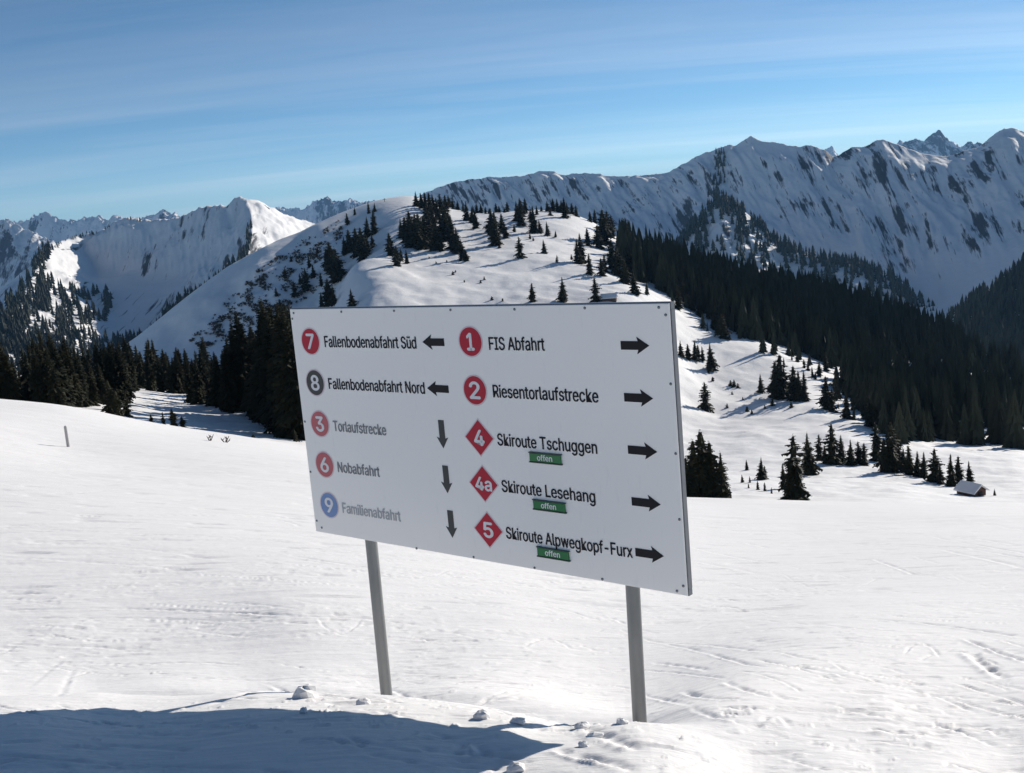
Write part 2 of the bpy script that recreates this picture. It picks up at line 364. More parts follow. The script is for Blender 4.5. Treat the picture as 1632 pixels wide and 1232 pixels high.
for q in range(190):
    y0 = RNG.uniform(880, 1225); x0 = RNG.uniform(-60, 1600); ln = RNG.uniform(60, 330); sl = RNG.normal(0.04, 0.05) + (0.20 if x0 > 900 and y0 > 1000 else 0) * RNG.rand()
    cv = RNG.normal(0, 10)
    groove([(x0, y0), (x0 + ln / 2, y0 + sl * ln / 2 + cv), (x0 + ln, y0 + sl * ln)], RNG.uniform(.018, .042), RNG.uniform(.010, .023), seed=100 + q)
RN2 = np.random.RandomState(21)
for q in range(46):                                     # wider tracks farther out on the piste
    y0 = RN2.uniform(760, 900); x0 = RN2.uniform(-80, 1550); ln = RN2.uniform(120, 520); sl = RN2.normal(0.03, 0.07) + (0.10 if x0 > 1050 else 0.04)
    groove([(x0, y0), (x0 + ln * .5, y0 + sl * ln * .5 + RN2.normal(0, 6)), (x0 + ln, y0 + sl * ln)], RN2.uniform(.08, .20), RN2.uniform(.012, .035), seed=400 + q)
# crumbs of broken snow
def lump(x, y, rx, ry, h):
    u = x / y
    i0, i1 = np.searchsorted(uA, (u - 3 * rx / y, u + 3 * rx / y)); j0, j1 = np.searchsorted(lyA, (math.log(max(y - 3 * ry, 1.2)), math.log(y + 3 * ry)))
    if i1 <= i0 or j1 <= j0: return
    xs, ys = XA[j0:j1, i0:i1], YA[j0:j1, i0:i1]
    q = np.sqrt(((xs - x) / rx) ** 2 + ((ys - y) / ry) ** 2); sd_ = int(x * 700) % 50; q = q * (1 + 0.7 * perlin(xs / rx * .8, ys / ry * .8, sd_) + 0.4 * perlin(xs / rx * 2, ys / ry * 2, sd_ + 3))
    D[j0:j1, i0:i1] += h * (1 - smooth(0.7, 1.05, q)) * (0.8 + 0.6 * perlin(xs / rx * 1.7, ys / ry * 1.7, sd_ + 7))
def crumbs(n, x0, x1, y0, y1, s0, s1):
    for k in range(n):
        px, py = RNG.uniform(x0, x1), RNG.uniform(y0, y1); Y = hitA(px, py); r = ray(px, py); s = s0 * (s1 / s0) ** (RNG.rand() ** 1.8)
        lump(r[0] * Y, Y, s * RNG.uniform(.8, 1.8), s * RNG.uniform(.7, 1.1), s * RNG.uniform(.25, .55))
crumbs(90, 0, 1632, 930, 1232, .007, .02); crumbs(60, 880, 1120, 1140, 1232, .007, .022); crumbs(26, 1415, 1480, 1165, 1200, .006, .015); crumbs(22, 1330, 1420, 1020, 1060, .008, .018)
crumbs(170, 0, 900, 1116, 1160, .008, .02); crumbs(40, 1200, 1632, 1100, 1232, .007, .017); crumbs(40, 500, 1000, 1085, 1140, .008, .022)
ZA = ZA + D
def gA(x, y): return float(bilin(ZA, uA, lyA, np.array([x / y]), np.array([math.log(y)]))[0])
slope = link('snow_slope', grid_mesh('snow_slope', XA, YA, ZA), None, MAT['piste']); tag(slope, 'groomed white piste sloping away below the sign', kind='structure')

# ---------------------------------------------------------------- the hill beyond the piste
B_pts = [(-250, 660, 95), (0, 672, 95), (250, 700, 95), (480, 740, 95), (800, 795, 95), (1100, 822, 95), (1300, 822, 95), (1500, 816, 95), (1632, 814, 95), (1900, 830, 95),
    (-200, 640, 170), (60, 627, 170), (205, 633, 180), (250, 626, 200), (310, 652, 180), (360, 645, 185), (420, 672, 165), (455, 690, 150), (478, 705, 135), (190, 672, 130), (330, 695, 125), (60, 655, 130), (400, 708, 120),
    (-200, 640, 260), (50, 620, 260), (200, 615, 280), (400, 640, 250), (-200, 640, 420), (100, 610, 420), (300, 600, 400), (480, 640, 300), (600, 640, 280), (640, 560, 360), (480, 590, 430), (400, 600, 480),
    (311, 507, 580), (343, 482, 590), (397, 432, 615), (430, 413, 625), (455, 396, 640), (490, 373, 655), (515, 359, 660), (545, 344, 670), (575, 332, 675), (300, 555, 552), (240, 575, 540), (160, 620, 520),
    (450, 470, 580), (400, 500, 566), (350, 545, 550), (480, 430, 606), (530, 400, 610), (560, 380, 625), (480, 500, 552), (420, 550, 532), (545, 470, 520), (505, 365, 652), (520, 440, 580),
    (580, 490, 420), (700, 490, 410), (800, 490, 410), (900, 485, 410), (1000, 480, 410), (640, 430, 480), (680, 400, 530), (760, 420, 490), (850, 412, 500), (930, 425, 490), (620, 365, 600), (560, 430, 500),
    (600, 322, 680), (640, 314, 690), (662, 314, 690), (700, 333, 660), (740, 345, 640), (800, 341, 650), (840, 335, 660), (880, 336, 660), (920, 344, 655), (945, 355, 650), (870, 375, 570), (800, 380, 560), (730, 380, 560),
    (985, 388, 620), (1030, 410, 610), (1000, 440, 500), (960, 400, 560), (1040, 470, 450), (1060, 430, 560),
    (1100, 432, 640), (1200, 458, 660), (1300, 478, 680), (1400, 505, 690), (1480, 535, 690), (1560, 575, 680), (1640, 610, 670), (1800, 660, 660),
    (1100, 500, 450), (1170, 520, 450), (1200, 500, 520), (1300, 520, 540), (1300, 570, 440), (1400, 570, 510), (1400, 640, 370), (1500, 620, 440), (1500, 680, 320), (1600, 660, 400), (1600, 700, 300), (1800, 720, 320),
    (1120, 655, 330), (1240, 637, 340), (1300, 645, 330), (1350, 668, 310), (1400, 694, 275), (1130, 590, 380), (1210, 560, 405), (1280, 600, 375), (1100, 710, 270), (1180, 700, 270), (1260, 705, 262),
    (1330, 715, 245), (1160, 745, 215), (1250, 742, 215), (1300, 750, 205), (1400, 745, 215), (1480, 765, 190), (1560, 774, 182), (1620, 740, 215), (1560, 716, 262), (1632, 716, 262), (1690, 722, 262),
    (1120, 795, 140), (1200, 785, 150), (1270, 797, 138), (1350, 785, 150), (1450, 785, 150), (1560, 795, 145), (1640, 790, 150), (950, 660, 290), (850, 600, 320), (700, 620, 300), (950, 560, 350), (900, 720, 180), (700, 700, 190)]
for px, py in ((-200, 700), (100, 660), (300, 620), (450, 520), (560, 480), (640, 480), (800, 500), (950, 520), (1100, 580), (1300, 620), (1500, 680), (1700, 760)): B_pts.append((px, py, 900))
SB = TPS(B_pts, 0.42, 1e-5)
nu, ny = 460, 430
uB = np.linspace(-0.68, 0.68, nu); lyB = np.linspace(math.log(92), math.log(900), ny); UB, YB = np.meshgrid(uB, np.exp(lyB))
XB = UB * YB; ZB = SB.t(UB, YB) * YB
rel = 1.3 * fbm(XB / 48, YB / 65, 3, 31) * smooth(150, 260, YB) + 0.75 * ridged((XB + 0.5 * YB) / 21 + 0.5 * fbm(XB / 40, YB / 40, 2, 36), YB / 60, 3, 35) * smooth(170, 300, YB) + 0.30 * fbm(XB / 8, YB / 8, 4, 38, 0.55) * smooth(110, 160, YB)
lf = np.exp(-((UB + 0.22) / 0.07) ** 2) * smooth(400, 470, YB)      # the rough, steep flank on the left of the hill
rel = rel + lf * 4.0 * fbm(XB / 28, YB / 40, 4, 41)
ZB = ZB + rel * (1 - 0.75 * smooth(590, 650, YB))
def zB(x, y): return bilin(ZB, uB, lyB, np.asarray(x) / np.asarray(y), np.log(np.asarray(y)))
TBg = ZB / YB
def hitB(px, py, ymin=118):
    """world point where the line of sight first meets the hill terrain"""
    r = ray(px, py); c = int(np.clip(np.searchsorted(uB, r[0]), 0, nu - 1)); col = TBg[:, c]; ys = np.exp(lyB)
    ok = np.where((col >= r[2]) & (ys > ymin))[0]
    if len(ok) == 0: return None
    k = ok[0]
    if k > 0 and ys[k - 1] > ymin:
        f = (r[2] - col[k - 1]) / (col[k] - col[k - 1] + 1e-12); Y = ys[k - 1] + np.clip(f, 0, 1) * (ys[k] - ys[k - 1])
    else: Y = ys[k]
    x = r[0] * Y; return np.array([x, Y, float(zB(np.array([x]), np.array([Y]))[0])])
hill = link('wooded_hill', grid_mesh('wooded_hill', XB, YB, ZB), None, MAT['hill']); tag(hill, 'snow covered hill with scattered spruces beyond the piste', kind='structure')

# ---------------------------------------------------------------- mountains
def tps_layer(name, pts, u0, u1, y0, y1, nu, ny, ks, relief, mat, label):
    S = TPS(pts, ks, 1e-6); u = np.linspace(u0, u1, nu); ly = np.linspace(math.log(y0), math.log(y1), ny); U_, Y_ = np.meshgrid(u, np.exp(ly))
    X_ = U_ * Y_; Z_ = S.t(U_, Y_) * Y_; Z_ = Z_ + relief(X_, Y_, U_)
    o = link(name, grid_mesh(name, X_, Y_, Z_), None, mat); tag(o, label, kind='structure')
    return dict(u=u, ly=ly, T=Z_ / Y_, Z=Z_, obj=o)
def hitL(Ly, px, py, ymin=0):
    r = ray(px, py); c = int(np.clip(np.searchsorted(Ly['u'], r[0]), 0, len(Ly['u']) - 1)); col = Ly['T'][:, c]; ys = np.exp(Ly['ly'])
    ok = np.where((col >= r[2]) & (ys > ymin))[0]
    if len(ok) == 0: return None
    Y = ys[ok[0]]; return np.array([r[0] * Y, Y, float(col[ok[0]] * Y)])
def loft_layer(name, curves, u0, u1, nu, nseg, relief, mat, label, back=None, fall=900.0):
    """curves from front to ridge: lists of (picture x, picture y, depth); back: (depth behind the ridge, drop)"""
    u = np.linspace(u0, u1, nu); CZ = []; CYy = []
    for c in curves:
        c = np.array(c, float); r = ray(c[:, 0], c[:, 1]); o = np.argsort(r[:, 0])
        yy = np.interp(u, r[o, 0], c[o, 2]); tt = np.interp(u, r[o, 0], r[o, 2]); CYy.append(yy); CZ.append(tt * yy)
    if back: CYy.append(CYy[-1] + back[0]); CZ.append(CZ[-1] - back[1])
    rowsY, rowsZ, S_ = [], [], []; n = len(CZ)
    for k in range(n - 1):
        m = nseg[k]
        for f in np.linspace(0, 1, m, endpoint=(k == n - 2)):
            # Catmull-Rom on height below the ridge, straight at the ridge itself
            z0, z1 = CZ[k], CZ[k + 1]; zp = CZ[k - 1] if k > 0 else 2 * z0 - z1
            last = k + 1 == len(curves) - 1 or k + 1 >= n - 1 or (back and k == n - 2)
            zn = CZ[k + 2] if not last else 2 * z1 - z0
            if back and k == n - 2: zp = 2 * z0 - z1
            a = 0.5 * (2 * z0 + (z1 - zp) * f + (2 * zp - 5 * z0 + 4 * z1 - zn) * f * f + (3 * z0 - zp - 3 * z1 + zn) * f ** 3)
            rowsY.append(CYy[k] * (1 - f) + CYy[k + 1] * f); rowsZ.append(a); S_.append(k + f)
    Y_ = np.array(rowsY); Z_ = np.array(rowsZ); U_ = np.tile(u, (len(Y_), 1)); X_ = U_ * Y_
    s = np.array(S_)[:, None] * np.ones_like(X_); rdg = len(curves) - 1
    Z_ = Z_ + relief(X_, Y_, U_, s / rdg, np.tile(u, (1, 1)))
    me = grid_mesh(name, X_, Y_, Z_); at_ = me.attributes.new('fall_line', 'FLOAT_VECTOR', 'POINT')
    xr = (u * CYy[rdg])[None, :] * np.ones_like(X_); dn = np.clip(1 - s / rdg, -0.2, 1) * fall
    at_.data.foreach_set('vector', np.stack([xr - 0.17 * dn, dn, 0 * xr], -1).astype(np.float32).ravel())
    o = link(name, me, None, mat); tag(o, label, kind='structure')
    return dict(u=u, Y=Y_, T=Z_ / Y_, Z=Z_, obj=o)
def hitG(Ly, px, py):
    r = ray(px, py); c = int(np.clip(np.searchsorted(Ly['u'], r[0]), 0, len(Ly['u']) - 1)); col = Ly['T'][:, c]
    ok = np.where(col >= r[2])[0]
    if len(ok) == 0: return None
    Y = Ly['Y'][ok[0], c]; return np.array([r[0] * Y, Y, float(Ly['Z'][ok[0], c])])

# right massif: a shaded wall facing the viewer
ridgeD = [(560, 360), (620, 335), (660, 318), (690, 303), (720, 292), (745, 287), (760, 286), (785, 283), (800, 282), (830, 281), (850, 277), (868, 272), (885, 276), (905, 279), (935, 276), (960, 280), (990, 282), (1020, 280), (1035, 278), (1050, 277),
          (1068, 273), (1090, 262), (1110, 250), (1130, 243), (1150, 236), (1163, 232), (1172, 234), (1185, 227), (1197, 219), (1210, 224), (1240, 229), (1262, 233), (1275, 235), (1287, 231), (1300, 235), (1316, 240), (1328, 249), (1345, 242),
          (1360, 237), (1380, 234), (1395, 226), (1407, 221), (1420, 226), (1440, 235), (1460, 243), (1480, 249), (1495, 250), (1515, 249), (1530, 245), (1550, 240), (1565, 232), (1580, 218), (1590, 210), (1600, 205), (1615, 207), (1632, 212), (1700, 232), (1800, 250), (1950, 240)]
def yD(x): return 3300 / (1 + (x - 816) / FPX * 0.95)
curD = [[(x, 640, yD(x) * 0.55) for x in (450, 900, 1200, 1500, 1800, 2000)],
        [(x, y, yD(x) - d) for x, y, d in ((450, 470, 560), (800, 420, 540), (1000, 402, 520), (1100, 425, 540), (1250, 425, 540), (1400, 450, 540), (1500, 492, 600), (1640, 440, 520), (1800, 430, 520), (2000, 430, 520))],
        [(x, y, yD(x) - d) for x, y, d in ((450, 420, 300), (800, 350, 220), (1000, 348, 220), (1150, 335, 240), (1250, 345, 250), (1400, 355, 260), (1500, 355, 270), (1640, 330, 250), (1800, 330, 250), (2000, 330, 250))],
        [(x, y, yD(x)) for x, y in ridgeD]]
def reliefD(X, Y, U_, s, u):
    e = np.clip(s, 0, 1); w = smooth(0.30, 0.62, e) * (1 - smooth(0.90, 1.0, e))
    xr = U_ * 3300 / (1 + 0.95 * U_) - 0.17 * (1 - e) * 900; rib = ridged(xr / 105 + 0.25 * fbm(X / 200, Y / 600, 2, 53), e * 1.2, 4, 51, 0.55)
    return w * (24 * rib + 5 * fbm(xr / 40, e * 6, 4, 55, 0.6)) + 2.5 * fbm(X / 300, Y / 300, 2, 57) * (1 - w) * (1 - smooth(0.8, 0.9, e)) + (3.0 * fbm(X / 26, Y / 300, 4, 58, 0.6) + 3.0 * ridged(X / 60, Y / 400, 2, 59)) * smooth(0.85, 1, e)
LD = loft_layer('right_mountain', curD, -0.22, 0.66, 620, [16, 50, 110, 12], reliefD, MAT['massif'], 'long shaded rocky mountain ridge on the right', back=(420, 260))

# left mountain: a bowl between two spurs
RL = [[(60, 425, 2120), (70, 408, 2190), (80, 397, 2260), (95, 388, 2350), (110, 381, 2410), (130, 376, 2450), (150, 372, 2460), (165, 364, 2460), (180, 355, 2455), (190, 351, 2450), (205, 347, 2445), (215, 350, 2440), (240, 352, 2425), (265, 350, 2410), (290, 345, 2390), (310, 337, 2375), (335, 328, 2360), (352, 326, 2345), (366, 326, 2335),
       (371, 321, 2330), (376, 315, 2328), (381, 313.5, 2326), (388, 315, 2324), (395, 318, 2320), (402, 318.5, 2340), (408, 321, 2370), (420, 326, 2430), (432, 332, 2480), (440, 338, 2530), (460, 345, 2640), (490, 353, 2760), (520, 366, 2860), (600, 420, 3050)],
      [(60, 425, 2120), (40, 465, 1900), (15, 500, 1700), (-20, 540, 1550), (-80, 600, 1350), (-140, 640, 1200)],
      [(392, 318, 2322), (399, 335, 2260), (401, 352, 2200), (402, 370, 2140), (400, 388, 2080), (396, 404, 2020), (388, 417, 1960), (378, 431, 1900), (340, 468, 1760), (300, 503, 1640), (250, 545, 1500), (200, 585, 1330), (120, 640, 1150)]]
def ridge_layer():
    u = np.linspace(-0.60, -0.12, 420); ly = np.linspace(math.log(1000), math.log(3300), 340); U_, Y_ = np.meshgrid(u, np.exp(ly)); X_ = U_ * Y_
    Xw = X_ + 14 * fbm(X_ / 110, Y_ / 110, 3, 101); Yw = Y_ + 14 * fbm(X_ / 110, Y_ / 110, 3, 105); wall = np.full(X_.shape, -900.0)
    for ln, sl in zip(RL, (0.80, 0.62, 0.72)):
        p = np.array(ln, float); P3 = at(p[:, 0], p[:, 1], p[:, 2])
        for a_, b_ in zip(P3[:-1], P3[1:]):
            d = b_ - a_; l2 = d[0] ** 2 + d[1] ** 2
            t_ = np.clip(((X_ - a_[0]) * d[0] + (Y_ - a_[1]) * d[1]) / l2, 0, 1); q0 = np.hypot(X_ - a_[0] - t_ * d[0], Y_ - a_[1] - t_ * d[1])
            t_ = np.clip(((Xw - a_[0]) * d[0] + (Yw - a_[1]) * d[1]) / l2, 0, 1); q1 = np.hypot(Xw - a_[0] - t_ * d[0], Yw - a_[1] - t_ * d[1])
            k = smooth(5, 40, q0); q = q0 * (1 - k) + q1 * k
            wall = np.maximum(wall, a_[2] + t_ * d[2] - sl * q)
    floor = np.maximum(-92 - 0.24 * (2180 - np.minimum(Y_, 2260)), -330) + 4 * fbm(X_ / 120, Y_ / 120, 3, 67) - 420 * smooth(-0.425, -0.455, U_) * smooth(1500, 1900, Y_)
    ks = 9.0; Z_ = np.maximum(wall, floor) + ks * np.exp(-np.abs(wall - floor) / ks) * 0.6
    w = smooth(0, 30, wall - floor)
    Z_ = Z_ + w * (3.0 * fbm(X_ / 26, Y_ / 60, 4, 63, 0.6) + 4.5 * ridged((X_ + 0.3 * Y_) / 50, Y_ / 500, 4, 64, 0.6))
    o = link('left_mountain', grid_mesh('left_mountain', X_, Y_, Z_), None, MAT['leftm']); tag(o, 'snowy bowl shaped mountain with a pointed top on the left', kind='structure')
    return dict(u=u, ly=ly, T=Z_ / Y_, Z=Z_, obj=o)
LE = ridge_layer()

# wooded spur in front of the right massif and the dark ridge at the right edge
spur = [(960, 470), (1000, 440), (1040, 420), (1080, 392), (1100, 366), (1120, 344), (1138, 324), (1150, 316), (1165, 324), (1190, 340), (1210, 357), (1232, 382), (1262, 395), (1300, 412), (1340, 416), (1370, 424), (1420, 444), (1460, 476), (1500, 508), (1540, 540), (1600, 590), (1700, 640)]
curS = [[(900, 640, 1000), (1300, 640, 1000), (1750, 700, 1000)], [(900, 560, 1800), (1000, 520, 1860), (1080, 480, 1900), (1120, 440, 1930), (1150, 420, 1930), (1200, 450, 1900), (1250, 480, 1860), (1400, 525, 1720), (1500, 590, 1640), (1750, 720, 1440)],
        [(x, y, 2120 - 0.9 * max(0, x - 1180) - 0.4 * max(0, 1120 - x)) for x, y in spur]]
def reliefS(X, Y, U_, s, u):
    e = np.clip(s, 0, 1); return (12 * ridged(X / 90 + Y / 300, Y / 300, 3, 71) + 4 * fbm(X / 30, Y / 30, 3, 73)) * smooth(0.2, 0.6, e) * (1 - smooth(0.88, 1, e))
LS = loft_layer('wooded_spur', curS, 0.06, 0.55, 260, [20, 70, 10], reliefS, MAT['leftm'], 'wooded snowy spur below the right mountain', back=(300, 200))
ridgeG = [(1440, 590), (1480, 545), (1500, 516), (1515, 502), (1530, 489), (1550, 477), (1570, 463), (1600, 444), (1632, 420), (1680, 385), (1760, 330), (1900, 300)]
curG = [[(1400, 760, 900), (1632, 760, 900), (1900, 760, 900)], [(1400, 620, 1150), (1500, 560, 1180), (1632, 520, 1150), (1760, 470, 1120), (1900, 450, 1100)], [(x, y, 1420 - 0.3 * (x - 1500)) for x, y in ridgeG]]
def reliefG(X, Y, U_, s, u):
    e = np.clip(s, 0, 1); return (7 * fbm(X / 60, Y / 60, 4, 75)) * smooth(0.1, 0.4, e) * (1 - smooth(0.9, 1, e))
LG = loft_layer('dark_wooded_ridge', curG, 0.30, 0.66, 140, [14, 50, 8], reliefG, MAT['leftm'], 'dark wooded ridge at the right edge', back=(300, 220))

# far peaks
def peaks(name, sil, Y, base, label, seed, depth=1500, u_pad=0.0):
    xm = 0.5 * (sil[0][0] + sil[-1][0]); yy = lambda x: Y / (1 + 0.75 * (x - xm) / FPX)
    c0 = [(x, base, yy(x) - depth) for x, _ in sil]; c1 = [(x, y * 0.45 + base * 0.55, yy(x) - depth * 0.45) for x, y in sil]; c2 = [(x, y, yy(x)) for x, y in sil]
    us = ray(np.array([s[0] for s in sil]), np.array([s[1] for s in sil]))[:, 0]
    def rl(X, Yy, U_, s, u):
        e = np.clip(s, 0, 1); k = Y / 9000
        return k * (45 * ridged((X + 0.4 * Yy) / (420 * k), Yy / (900 * k), 4, seed) * smooth(0.15, 0.6, e) * (1 - smooth(0.82, 1, e)) + (26 * fbm(X / (110 * k), Yy / (200 * k), 4, seed + 5, 0.6) + 16 * ridged(X / (60 * k), Yy / (300 * k), 3, seed + 8, 0.6)) * smooth(0.3, 0.9, e))
    return loft_layer(name, [c0, c1, c2], us.min() - u_pad, us.max() + u_pad, 260, [20, 60, 8], rl, MAT['peaks'], label, back=(depth * 1.2, depth * 0.7))
peaks('near_left_ridge', [(-250, 330), (-120, 340), (-40, 352), (0, 350), (8, 348), (16, 352), (30, 359), (50, 368), (68, 378), (100, 396), (150, 420), (220, 450)], 4200, 480, 'shaded ridge running in from the left edge', 81, 380)
peaks('far_left_peaks', [(-200, 350), (-60, 346), (10, 360), (30, 354), (48, 352), (58, 344), (65, 339), (76, 341), (84, 345), (97, 349), (112, 352), (124, 353), (138, 347), (150, 346), (156, 344), (164, 348), (182, 345), (200, 348), (222, 350), (238, 345), (250, 340), (259, 337), (268, 341), (280, 340), (292, 347), (330, 352), (380, 356)], 8000, 410, 'pale far row of snowy peaks on the left', 85, 420)
peaks('far_middle_peaks', [(400, 345), (435, 336), (452, 331), (462, 334), (478, 331), (490, 332), (503, 325), (514, 319), (522, 317), (530, 320), (541, 322), (552, 319), (565, 320), (580, 321), (600, 324), (630, 330), (680, 345)], 10500, 385, 'hazy blue far peak left of the hill top', 89, 520)
peaks('far_right_peak', [(1270, 262), (1305, 246), (1318, 241), (1326, 239), (1336, 248), (1380, 250), (1420, 236), (1433, 226), (1445, 230), (1456, 226), (1468, 226), (1478, 219), (1488, 216), (1494, 211), (1503, 219), (1512, 228), (1524, 232), (1538, 229), (1546, 225), (1552, 231), (1575, 236), (1640, 250)], 9000, 300, 'pale pointed far peak above the right ridge', 93, 560)
# the ground far below, out to the horizon
gx = np.linspace(-26000, 26000, 60); gy = np.linspace(-9000, 30000, 60); GX, GY = np.meshgrid(gx, gy)
gd = np.hypot(GX, GY); GZ = -520 + 25 * fbm(GX / 2500, GY / 2500, 3, 97)
vf = link('valley_ground', grid_mesh('valley_ground', GX, GY, GZ), None, MAT['hill']); tag(vf, 'snow covered valley ground far below', kind='structure')
# the same slope to the sides of and behind the viewer
sx = np.concatenate([-np.geomspace(60, 0.3, 110), np.geomspace(0.3, 60, 110)]); sy = np.concatenate([-np.geomspace(50, 0.4, 30), np.geomspace(0.4, 60, 150)])
SX, SY = np.meshgrid(sx, sy); yc = np.maximum(SY, 1.96); uc = np.clip(SX / yc, -0.94, 0.94)
SZ = bilin(ZA, uA, lyA, uc, np.log(yc)) - 0.04 * (SX - uc * yc); inside = (np.abs(SX / yc) < 0.90) & (SY > 2.05)
SZ = np.where(inside, SZ - 0.12 - 0.02 * SY, SZ - 0.012)
sg = link('upper_slope', grid_mesh('upper_slope', SX, SY, SZ), None, MAT['piste']); tag(sg, 'snow slope around the viewer', kind='structure')

# ---------------------------------------------------------------- spruce trees
def crown_mesh(name, seed, levels=30, rad=0.19, power=0.85, bare=0.05, gap=0.0, lean=0.0, ragged=0.25, per=8, snowy=0.0):
    r = random.Random(seed); v, f = [], []
    def tri(a, b, c):
        k = len(v); v.extend((a, b, c)); f.append((k, k + 1, k + 2))
    prof = [1 + ragged * r.uniform(-1, 1) for _ in range(levels + 1)]; sect = [1 + 0.34 * r.uniform(-1, 1) for _ in range(9)]; wv = r.uniform(0, 9)
    for l in range(levels):
        t = l / (levels - 1); z = bare + (0.985 - bare) * t ** 0.92
        R = 1.16 * rad * (1 - z) ** power * (0.75 + 0.25 * smooth(bare, bare + 0.12, z)) * prof[l] + 0.006
        n = max(4, int(per * (0.55 + 0.6 * (1 - t)))); off = r.random() * TAU
        for k in range(n):
            if r.random() < gap: continue
            a = off + TAU * k / n + r.uniform(-.25, .25); Lr = R * r.uniform(0.72, 1.22) * sect[int((a % TAU) / TAU * 9 + 3 * z + wv) % 9]
            ca, sa_ = math.cos(a), math.sin(a); drop = Lr * r.uniform(0.30, 0.62) * (1 - 0.6 * t); lift = 0.25 * Lr * t
            zz = z + r.uniform(-.012, .012)
            def P(s, w, h=0.0): return (ca * s * Lr - sa_ * w * Lr + lean * zz, sa_ * s * Lr + ca * w * Lr, zz + lift * s - drop * s ** 1.6 + h)
            steps = 4
            for j in range(steps):
                s0 = 0.12 + 0.80 * j / steps; s1 = s0 + 0.32; wd = (0.36 - 0.22 * s0) * r.uniform(.75, 1.25); hd = -0.16 * Lr * r.uniform(.4, 1.3)
                tri(P(s0 - .06, 0), P(s0 + .22, wd, hd), P(s1, 0.02)); tri(P(s0 - .06, 0), P(s1, -0.02), P(s0 + .24, -wd, hd))
            tri(P(.70, .10, -.01), P(1.08, 0, -0.02), P(.70, -.10, -.01))
            tri(P(.15, 0, 0), P(.55, .05, -0.34 * Lr), P(.85, 0, 0))
    nf = len(f)
    # a ragged dark core keeps the middle closed
    m = 11; rings = 16; base = len(v)
    for q in range(rings):
        t = q / (rings - 1); z = bare + 0.01 + (0.94 - bare) * t; R = 0.62 * rad * (1 - z) ** power + 0.003
        for k in range(m):
            w = R * r.uniform(0.45, 1.12); a = TAU * (k + 0.5 * (q % 2)) / m; v.append((math.cos(a) * w + lean * z, math.sin(a) * w, z + r.uniform(-.012, .012)))
    for q in range(rings - 1):
        for k in range(m):
            a, b = base + q * m + k, base + q * m + (k + 1) % m; f.append((a, b, b + m)); f.append((a, b + m, a + m))
    me = bpy.data.meshes.new(name); me.from_pydata(v, [], f); me.update(); me.materials.append(MAT['needle'])
    if snowy:
        me.materials.append(MAT['chunk'])
        for p in me.polygons:
            if r.random() < snowy and p.index < nf and p.area < 0.0011: p.material_index = 1
    return me
def trunk_mesh(name, seed, lean=0.0):
    r = random.Random(seed); mb = MB(); n = 8; zs = [-0.06, 0.0, 0.03, 0.3, 0.6, 0.85, 1.0]; rs = [0.022, 0.020, 0.016, 0.012, 0.008, 0.004, 0.0008]; vs = []
    for z, q in zip(zs, rs):
        for k in range(n): vs.append((math.cos(TAU * k / n) * q * r.uniform(.9, 1.1) + lean * z, math.sin(TAU * k / n) * q, z))
    fs = [(i * n + k, i * n + (k + 1) % n, (i + 1) * n + (k + 1) % n, (i + 1) * n + k) for i in range(len(zs) - 1) for k in range(n)]
    mb.add(vs, fs); me = mb.mesh(name, True); me.materials.append(MAT['bark']); return me
KIND = [dict(levels=32, rad=0.17, power=0.80), dict(levels=32, rad=0.20, power=0.62, ragged=0.38), dict(levels=34, rad=0.145, power=0.75, ragged=0.22), dict(levels=26, rad=0.20, power=0.7, gap=0.28, ragged=0.4, bare=0.03, lean=0.02, snowy=0.05),
        dict(levels=30, rad=0.185, power=0.9, lean=-0.015), dict(levels=24, rad=0.25, power=0.62, ragged=0.4, gap=0.12, bare=0.01), dict(levels=30, rad=0.17, power=0.66, gap=0.15, ragged=0.45, snowy=0.03), dict(levels=64, rad=0.135, power=0.74, ragged=0.3, per=15), dict(levels=60, rad=0.12, power=0.7, ragged=0.35, per=14, gap=0.1, lean=0.012)]
CROWN = [crown_mesh('crown', 11 + k, **q) for k, q in enumerate(KIND)]; TRUNK = [trunk_mesh('trunk', 40 + k, q.get('lean', 0.0)) for k, q in enumerate(KIND)]
proto = []
ORD = 'first second third fourth fifth sixth seventh eighth ninth tenth eleventh twelfth thirteenth fourteenth fifteenth sixteenth seventeenth eighteenth nineteenth twentieth'.split()
TENS = {2: ('twenty', 'twentieth'), 3: ('thirty', 'thirtieth'), 4: ('forty', 'fortieth'), 5: ('fifty', 'fiftieth'), 6: ('sixty', 'sixtieth'), 7: ('seventy', 'seventieth')}
def ordinal(k):
    if k <= 20: return ORD[k - 1]
    a, b = divmod(k, 10); return TENS[a][1] if b == 0 else TENS[a][0] + '-' + ORD[b - 1]
PLACED = []
def spruce(p, h, kind, label, group, wide=1.0, name='spruce_tree', cat='tree'):
    root = bpy.data.objects.new(name, None); COL.objects.link(root); root.empty_display_size = 0.1
    root.location = (p[0], p[1], p[2] - 0.02 * h); rz = random.uniform(0, TAU); root.rotation_euler = (random.uniform(-.02, .02), random.uniform(-.02, .02), rz)
    w = h * wide * random.uniform(0.92, 1.12); root.scale = (w, w, h)
    tag(root, label, cat, group)
    for nm, me in (('trunk', TRUNK[kind]), ('crown', CROWN[kind])):
        o = bpy.data.objects.new(nm, me); COL.objects.link(o); o.parent = root
    PLACED.append((p[0], p[1])); return root
